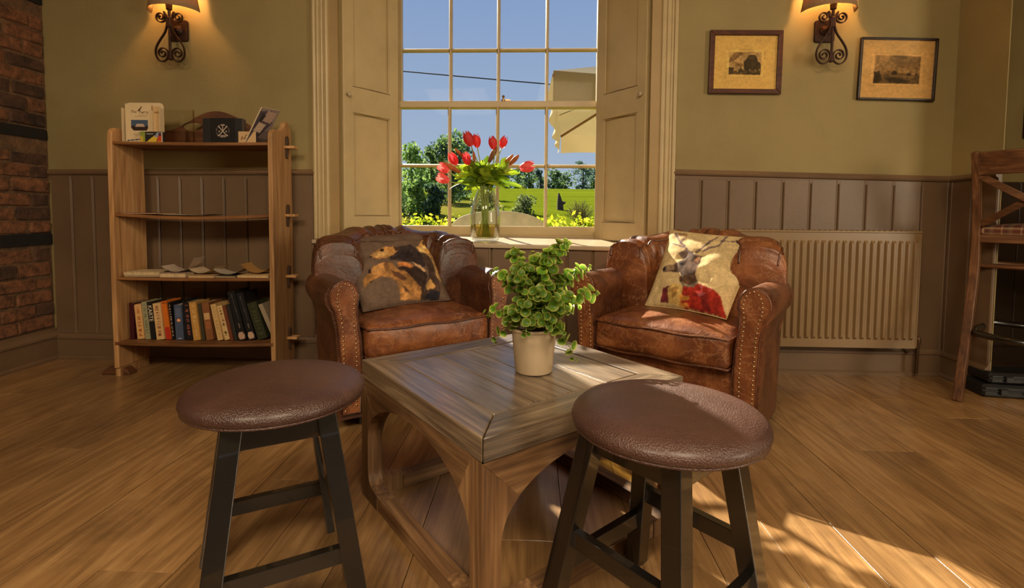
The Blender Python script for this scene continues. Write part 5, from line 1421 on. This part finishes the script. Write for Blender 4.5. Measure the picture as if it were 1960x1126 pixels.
for i, (tp, bt, dy, lab, km) in enumerate(HEADS):
    y = VY - dy - .01; T_, B_ = Vector((tp[0], y - .005, tp[1])), Vector((bt[0], y, bt[1])); d = (T_ - B_).normalized()
    t = thing('tulip', lab, 'tulip', B_, 0, 'red tulips in the window vase')
    qt = d.to_track_quat('Z', 'Y'); sc = (T_ - B_).length / .078
    for k in range(6):
        o = share('petal', pet[km] if km else pet[k % 2], t, (0, 0, 0), (qt @ Matrix.Rotation(k * pi / 3 + i, 3, 'Z').to_quaternion()).to_euler(), (sc, sc, sc))
    mouth = Vector((VX + (bt[0] - VX) * .12, VY + random.uniform(-.025, .025), VZ + .29)); bi = Vector((VX - (bt[0] - VX) * .12 + random.uniform(-.02, .02), VY + random.uniform(-.04, .04), VZ + .02))
    pts = [p - B_ for p in stem_path(bi, mouth, B_, d)]
    MB().tube(pts, .0032, 7).build('stem', TSTEM, t, smooth=True)
    if i in (0, 1, 2, 4, 8):
        p = pts[9]; blade(p, (d.x * .8 + random.uniform(-.4, .4), -.2, .8), .12, .032, .03, TLEAF if i % 2 else TLEAF2, t)
# lily stems: long buds and broad leaves
LIL = [((-.442, 1.243), (-.392, 1.19), BUDM, 'slim tan bud standing left above the leaves', .010),
 ((-.205, 1.258), (-.253, 1.165), BUDB, 'brown bud leaning right below the upright red tulip', .016),
 ((-.112, 1.216), (-.192, 1.125), BUDM, 'long orange bud slanting right towards the window', .015),
 ((-.078, 1.206), (-.135, 1.150), BUDM, 'short orange bud behind the long slanting one', .014),
 ((-.520, 1.168), (-.395, 1.098), BUDM, 'long orange bud lying out to the left over the open tulips', .014),
 ((-.272, 1.135), (-.238, 1.125), BUDB, 'stubby brown bud facing the room amid the leaves', .012),
 ((-.335, 1.225), (-.330, 1.165), BUDM, 'small upright tan bud right of the twin upper tulip stems', .009)]
random.seed(4)
LV = [(-.62, .1, .3, .15, .045, .03), (.7, -.1, .1, .15, .04, .05), (-.3, -.5, .8, .12, .06, .02), (.3, -.5, .9, .13, .06, .02), (-.8, -.3, .15, .14, .05, .05), (.9, -.2, .25, .13, .045, .03), (.1, -.8, .4, .11, .06, .05), (-.1, .5, .9, .14, .05, .02)]
for i, (tp, bt, mat, lab, rb) in enumerate(LIL):
    y = VY - .03 + .03 * (i % 3) - .02; T_, B_ = Vector((tp[0], y - .01, tp[1])), Vector((bt[0], y, bt[1])); d = (T_ - B_).normalized(); L_ = (T_ - B_).length
    t = thing('lily_stem', lab + ' in the vase', 'flower', B_, 0, 'lily stems in the window vase')
    qt = d.to_track_quat('Z', 'Y').to_matrix().to_4x4()
    MB().lathe([(0, 0), (rb * .55, L_ * .06), (rb * .9, L_ * .3), (rb, L_ * .6), (rb * .7, L_ * .85), (rb * .25, L_ * .97), (0, L_)], 12, qt, cap=False).build('bud', mat, t, smooth=True)
    mouth = Vector((VX + (bt[0] - VX) * .15, VY + random.uniform(-.03, .03), VZ + .29)); bi = Vector((VX - (bt[0] - VX) * .15 + random.uniform(-.03, .03), VY + random.uniform(-.045, .045), VZ + .02))
    pts = [p - B_ for p in stem_path(bi, mouth, B_, d)]
    MB().tube(pts, .0034, 7).build('stem', TSTEM, t, smooth=True)
    for k in range(7):
        lx, ly, lz, ln, wd, dr = LV[(i * 3 + k) % 8]; p = pts[min(16, 7 + k + (i % 2))]
        blade(p, (lx + random.uniform(-.3, .3), ly + random.uniform(-.3, .3), lz + random.uniform(-.15, .25)), ln * random.uniform(.75, 1.0), wd * random.uniform(.85, 1.15), dr, (TLEAF, TLEAF2, TLEAF)[(i + k) % 3], t)
t = thing('leaf_stem', 'long narrow leaf reaching right over the field, low on the bouquet', 'leaf', (VX + .04, VY - .01, VZ + .335), 0)
t.name = 'tulip_leaf'
blade((0, 0, 0), (1, -.1, .06), .21, .028, .055, TLEAF, t); MB().tube([(0, 0, 0), (-.03, 0, -.05), (-.03, 0, -.3)], .003, 6).build('stem', TSTEM, t)
t = thing('tulip_leaf', 'pale curled leaf drooping left over the vase shoulder', 'leaf', (VX - .07, VY - .02, VZ + .33), 0)
blade((0, 0, 0), (-1, -.2, .25), .14, .05, .07, TLEAF2, t, face=(0, -.5, 1)); MB().tube([(0, 0, 0), (.045, 0, -.05), (.06, .01, -.3)], .003, 6).build('stem', TSTEM, t)

# ================================================================== OUTSIDE
def gz_(y): return -.30 + .0635 * max(0, y - 6) if y < 104 else -.30 + .0635 * 98 + .01 * (y - 104)
def field_mat():
    m, n, b = newmat('meadow_grass'); v = coords(n, (1, 1, 1))
    st = coords(n, (.05, .35, 1))
    f = mixf(n, noisetex(n, st, 1.0, 6, .6), noisetex(n, v, 1.8, 6, .7), .35)
    c = ramp(n, f, [(.30, (78, 80, 26)), (.45, (98, 110, 24)), (.62, (112, 122, 28)), (.8, (124, 128, 44))])
    sp = nd(n, 'ShaderNodeSeparateXYZ'); tc_ = nd(n, 'ShaderNodeTexCoord'); n.links.new(tc_.outputs['Object'], sp.inputs[0])
    # rough, dry grass on the left and along the near edge
    k = nd(n, 'ShaderNodeMapRange'); k.inputs['From Min'].default_value = -2.0; k.inputs['From Max'].default_value = -5.0
    n.links.new(sp.outputs['X'], k.inputs[0])
    k2 = nd(n, 'ShaderNodeMapRange'); k2.inputs['From Min'].default_value = 46; k2.inputs['From Max'].default_value = 30; n.links.new(sp.outputs['Y'], k2.inputs[0])
    mu = nd(n, 'ShaderNodeMath', operation='MULTIPLY'); n.links.new(k.outputs[0], mu.inputs[0]); n.links.new(k2.outputs[0], mu.inputs[1])
    ml = nd(n, 'ShaderNodeMath', operation='MULTIPLY'); ml.inputs[1].default_value = .7; n.links.new(mu.outputs[0], ml.inputs[0])
    mx = nd(n, 'ShaderNodeMix'); mx.data_type = 'RGBA'; mx.inputs[7].default_value = (*lin((138, 122, 60)), 1)
    n.links.new(ml.outputs[0], mx.inputs[0]); n.links.new(c, mx.inputs[6]); n.links.new(mx.outputs[2], b.inputs['Base Color']); b.inputs['Roughness'].default_value = 1; b.inputs['Specular IOR Level'].default_value = 0
    bump(n, b, noisetex(n, v, 9, 4), .6, .2); return m
m = MB(); ys = [3.55, 5, 6, 7.5, 9, 12, 16, 20, 26, 33, 42, 55, 70, 85, 95, 104, 125, 160, 260]
xs_ = [-160, -90, -50, -30, -18, -10, -5, -2, 0, 2, 5, 10, 18, 30, 50, 90, 160]
for yy in ys:
    for xx in xs_: m.v.append((xx, yy, gz_(yy) + (.25 * noise.noise(Vector((xx * .08, yy * .06, 0))) if yy > 12 else 0)))
n2 = len(xs_)
m.f = [(i * n2 + j, i * n2 + j + 1, (i + 1) * n2 + j + 1, (i + 1) * n2 + j) for i in range(len(ys) - 1) for j in range(n2 - 1)]
g = m.build('meadow', field_mat(), smooth=True); g['kind'] = 'structure'
LEAFA = leafy('tree_leaves', 0, 0, trans=.5, rough=.7, attr=True)
BARK = plain('tree_bark', (84, 70, 54), .9, var=.3, bmp=.6, bscale=8)
def leaf_cloud(m, c, r, n, size, cols, rg):
    # N small leaves on and in an ellipsoid of radii r
    d = rg.normal(size=(n, 3)); d /= np.linalg.norm(d, axis=1)[:, None]; p = c + d * r * (rg.random((n, 1)) ** .35)
    a = rg.normal(size=(n, 3)); a /= np.linalg.norm(a, axis=1)[:, None]; b = np.cross(a, rg.normal(size=(n, 3))); b /= np.linalg.norm(b, axis=1)[:, None] + 1e-9
    s_ = size * (.6 + .8 * rg.random((n, 1))); k = len(m.v)
    v = np.stack([p - a * s_, p - b * s_ * .55, p + a * s_, p + b * s_ * .55], 1).reshape(-1, 3)
    m.v += [tuple(q) for q in v.tolist()]; m.f += [(k + 4 * i, k + 4 * i + 1, k + 4 * i + 2, k + 4 * i + 3) for i in range(n)]
    cc = np.array([lin(c_) for c_ in cols])[rg.integers(0, len(cols), n)] * (.95 + .6 * rg.random((n, 1)))
    m.c += [(*q, 1) for q in np.repeat(cc, 4, 0).tolist()]
def tree(label, x, y, h, w, cols, seed, nclump=14, nl=110, leaf=.12, low=.12, name='tree', group=None, shape=1.0):
    rg = np.random.default_rng(seed); zb = gz_(y) - .1
    t = thing(name, label, name if name in ('tree', 'bush') else 'tree', (x, y, zb), 0, group)
    m = MB(); m.c = []
    for i in range(nclump):
        q = rg.random(); zc = h * (low + (1 - low) * (i + .5) / nclump * .93); rr = w / 2 * (sin(pi * min(1, (zc / h) ** shape * .82 + .16)) ** .7)
        a = rg.random() * 2 * pi; d = rr * .62 * sqrt(rg.random())
        r = max(.22 * w, rr * .62) * (.8 + .4 * rg.random())
        leaf_cloud(m, np.array([d * cos(a), d * sin(a), zc]), np.array([r, r, r * .75]), nl, leaf, cols, rg)
    m.build('crown', LEAFA, t)
    MB().tube([(0, 0, 0), (.02 * h, 0, h * .4), (-.01 * h, 0, h * .85)], [w * .045 + .02, w * .03 + .015, .015], 8).build('trunk', BARK, t, smooth=True)
    return t
DG = [(66, 92, 52), (80, 108, 60), (98, 122, 66), (54, 76, 48)]
MG = [(94, 124, 62), (118, 146, 70), (146, 168, 84), (80, 106, 58)]
LG = [(128, 156, 84), (160, 180, 104), (110, 138, 74)]
BG = [(76, 98, 84), (90, 114, 92), (66, 86, 80)]
GA = 'trees and bushes left of the tulips beyond the hedge'
tree('tall light-leaved tree at the far left pane', -5.30, 22, 3.35, 1.7, LG + MG, 1, 16, 120, .085, .1, group=GA)
tree('slim pale tree whose tip stands alone in the sky right of the tall one', -4.55, 22.6, 3.10, .75, LG + MG, 2, 14, 70, .075, .1, group=GA, shape=1.4)
tree('dark evergreen bush lowest in the far left pane', -5.35, 18.0, 1.75, 1.5, DG, 3, 12, 150, .075, .0, name='bush', group=GA)
tree('rounded blue-green bush nearest to the left glazing bar', -3.62, 18.5, 1.55, 1.15, BG + DG, 4, 12, 150, .07, .0, name='bush', group=GA)
tree('olive bush between the dark and the blue-green ones', -4.45, 19.5, 1.75, 1.2, MG, 5, 12, 130, .07, .0, name='bush', group=GA)
tree('big grey-green tree half hidden behind the leftmost tulips', -5.55, 34, 4.6, 3.9, BG + MG, 6, 18, 130, .14, .1, group=GA)
tree('tall dark tree directly behind the left glazing bar', -7.1, 46, 5.9, 4.4, DG + BG, 7, 18, 130, .17, .1, group=GA)
tree('scrubby brown-green bush behind the vase shoulder', -1.85, 20, 1.15, 1.5, [(120, 124, 66), (96, 104, 56), (140, 138, 80)], 8, 10, 110, .07, .0, name='bush', group=GA)
tree('low grey bush right of the vase in the field', -.30, 22, 1.0, 1.3, [(108, 118, 70), (92, 104, 62)], 9, 10, 110, .06, .0, name='bush', group=GA)
GB = 'far tree line across the top of the meadow'
rnd = random.Random(12); xx = -23.0; i = 0
FAR = []
while xx < 20:
    w_ = rnd.uniform(4.6, 6.6); h_f = rnd.uniform(3.4, 4.8) + (1.2 if 8.5 < xx < 16 else 0) + (1.6 if xx < -12 else 0)
    FAR.append((xx, (104.5, 110)[i % 2], h_f, w_)); xx += w_ * .52; i += 1
NUM = 'one two three four five six seven eight nine ten eleven twelve thirteen fourteen fifteen sixteen seventeen eighteen nineteen twenty'.split()
for i, (a, b, c, d) in enumerate(FAR):
    tree(('blue-grey', 'dark green', 'lighter mid-green')[i % 3] + ' tree of the far line above the meadow, number %s from its right end' % NUM[len(FAR) - 1 - i], a, b, c, d, (BG, DG, MG + BG)[i % 3], 40 + i, 9, 60, .30, .0, group=GB)
# clipped yellow-green hedge just under the window view
m = MB(); m.c = []; rg = np.random.default_rng(5)
for k in range(43):
    leaf_cloud(m, np.array([-4.0 + k * .125, 6.5 + .12 * rg.random(), .57 + .07 * rg.random()]), np.array([.16, .22, .26]), 90, .032, [(186, 186, 40), (206, 200, 60), (150, 164, 36), (120, 140, 30)], rg)
o = m.build('hedge', LEAFA); tag(o, 'clipped yellow-green hedge outside below the window panes', 'hedge', kind='stuff')
# parasol
CANV = leafy('parasol_canvas', (158, 138, 98), (168, 148, 108), trans=.30, rough=.85, scale=1.5)
pa = thing('parasol', 'large cream square parasol open outside the right panes', 'parasol', (2.05, 6.8, gz_(6.8)))
zg = gz_(6.8)
def loc_(x, y, z): return Vector((x - 2.05, y - 6.8, z - zg))
co = [loc_(.19, 5.0, 2.26), loc_(3.6, 5.1, 2.26), loc_(3.9, 8.6, 2.24), loc_(.46, 8.5, 2.20)]; ap = loc_(2.05, 6.8, 2.98)
for i in range(4):
    a, b = co[i], co[(i + 1) % 4]; N4 = 14; m = MB()
    def fn(u, v):
        p = a.lerp(b, u).lerp(ap, v); sag_ = .10 * sin(pi * u) * (1 - v) * .8 + .05 * sin(pi * v) * (.5 + .5 * sin(pi * u))
        return (p.x, p.y, p.z - sag_)
    m.grid(fn, N4, 10); m.build('canopy_panel', CANV, pa, smooth=True)
    m = MB(); out = ((a + b) / 2 - ap); out.z = 0; out.normalize()
    def fv(u, v):
        p = a.lerp(b, u); sag_ = .10 * sin(pi * u) * .8
        w_ = .03 * sin(u * 23 + i) * v + (.05 * v)
        return (p.x + out.x * w_, p.y + out.y * w_, p.z - sag_ * (1 - v) - .33 * v * (1 - .06 * sin(u * 9)))
    m.grid(fv, 40, 6); m.build('valance', CANV, pa, smooth=True)
PWOOD = plain('parasol_wood', (140, 100, 60), .5)
MB().tube([(0, 0, 0), (0, 0, 2.98 - zg)], .03, 12).build('pole', PWOOD, pa, smooth=True)
for p in co + [(co[i] + co[(i + 1) % 4]) / 2 for i in range(4)]:
    MB().beam(ap + Vector((0, 0, -.03)), Vector((p.x, p.y, p.z - .05)), .025, .03).build('rib', PWOOD, pa)
MB().lathe([(0, 0), (.35, 0), (.35, .06), (.06, .1), (0, .1)], 24, cap=False).build('base', plain('concrete_base', (150, 144, 132), .9), pa)
# arched seat back just outside, the carved stump, the bare bush, the overhead cable
SEATW = plain('weathered_cream_board', (220, 204, 176), .7, var=.08, bmp=.1)
st = thing('garden_seat', 'cream arch-backed garden seat just outside behind the vase', 'seat', (-.40, 6.0, gz_(6.0)))
H0 = .905 - gz_(6.0)
arc = [(-.56 * cos(pi * i / 24), H0 - .23 + .23 * sin(pi * i / 24) ** .8) for i in range(25)]
MB().prism([(-.56, .45)] + arc + [(.56, .45)], -.02, .02, 'Y').build('back', SEATW, st, bevel=.006)
MB().cbox((0, .22, .45), (1.14, .46, .035), .006).build('seat', SEATW, st)
for x in (-.52, .52):
    for y in (.0, .40): MB().cbox((x, y, .22), (.05, .05, .45), .006).build('leg', SEATW, st)
sp_ = thing('tree_stump', 'dark carved dead tree stump standing alone in the meadow', 'stump', (1.37, 25, gz_(25) - .12))
STUMPM = plain('dead_wood', (66, 52, 46), .95, var=.3, bmp=.6, bscale=10)
MB().tube([(0, 0, 0), (.0, 0, .25), (-.02, 0, .55), (-.05, 0, .8), (-.09, 0, 1.08)], [.20, .165, .15, .10, .035], 9).build('trunk', STUMPM, sp_, smooth=True)
MB().tube([(.02, 0, .5), (.12, 0, .62), (.20, 0, .60), (.25, 0, .66)], [.12, .10, .06, .02], 7).build('branch_stub', STUMPM, sp_, smooth=True)
bb = thing('bare_bush', 'bare twiggy bush at the right of the meadow behind the hedge', 'bush', (1.66, 18, gz_(18) - .05))
m = MB(); rnd = random.Random(6)
for k in range(110):
    a = rnd.uniform(0, 2 * pi); s_ = rnd.uniform(.12, .5); hgt = rnd.uniform(.55, .92) * (1 - .4 * (s_ / .5) ** 2)
    m.tube([(0, 0, 0), (.4 * s_ * cos(a), .4 * s_ * sin(a), hgt * .5), (s_ * cos(a), s_ * sin(a), hgt), (s_ * 1.15 * cos(a + .3), s_ * 1.15 * sin(a + .3), hgt * 1.08)], [.010, .008, .006, .003], 3)
o = m.build('twigs', plain('brown_twigs', (132, 112, 70), .9), bb); o['kind'] = 'stuff'
m = MB(); m.c = []; leaf_cloud(m, np.array([0, 0, .55]), np.array([.48, .48, .40]), 420, .028, [(128, 124, 70), (106, 112, 60)], np.random.default_rng(3)); o = m.build('foliage', LEAFA, bb); o['kind'] = 'stuff'
cb = MB().tube([(x, 30, 8.45 - .0872 * x + .0012 * (x * x) * .3) for x in range(-30, 26, 2)], .035, 6).build('overhead_cable', plain('black_cable', (30, 32, 36), .6), smooth=True)
tag(cb, 'dark overhead cable crossing the sky behind the upper panes', 'cable')
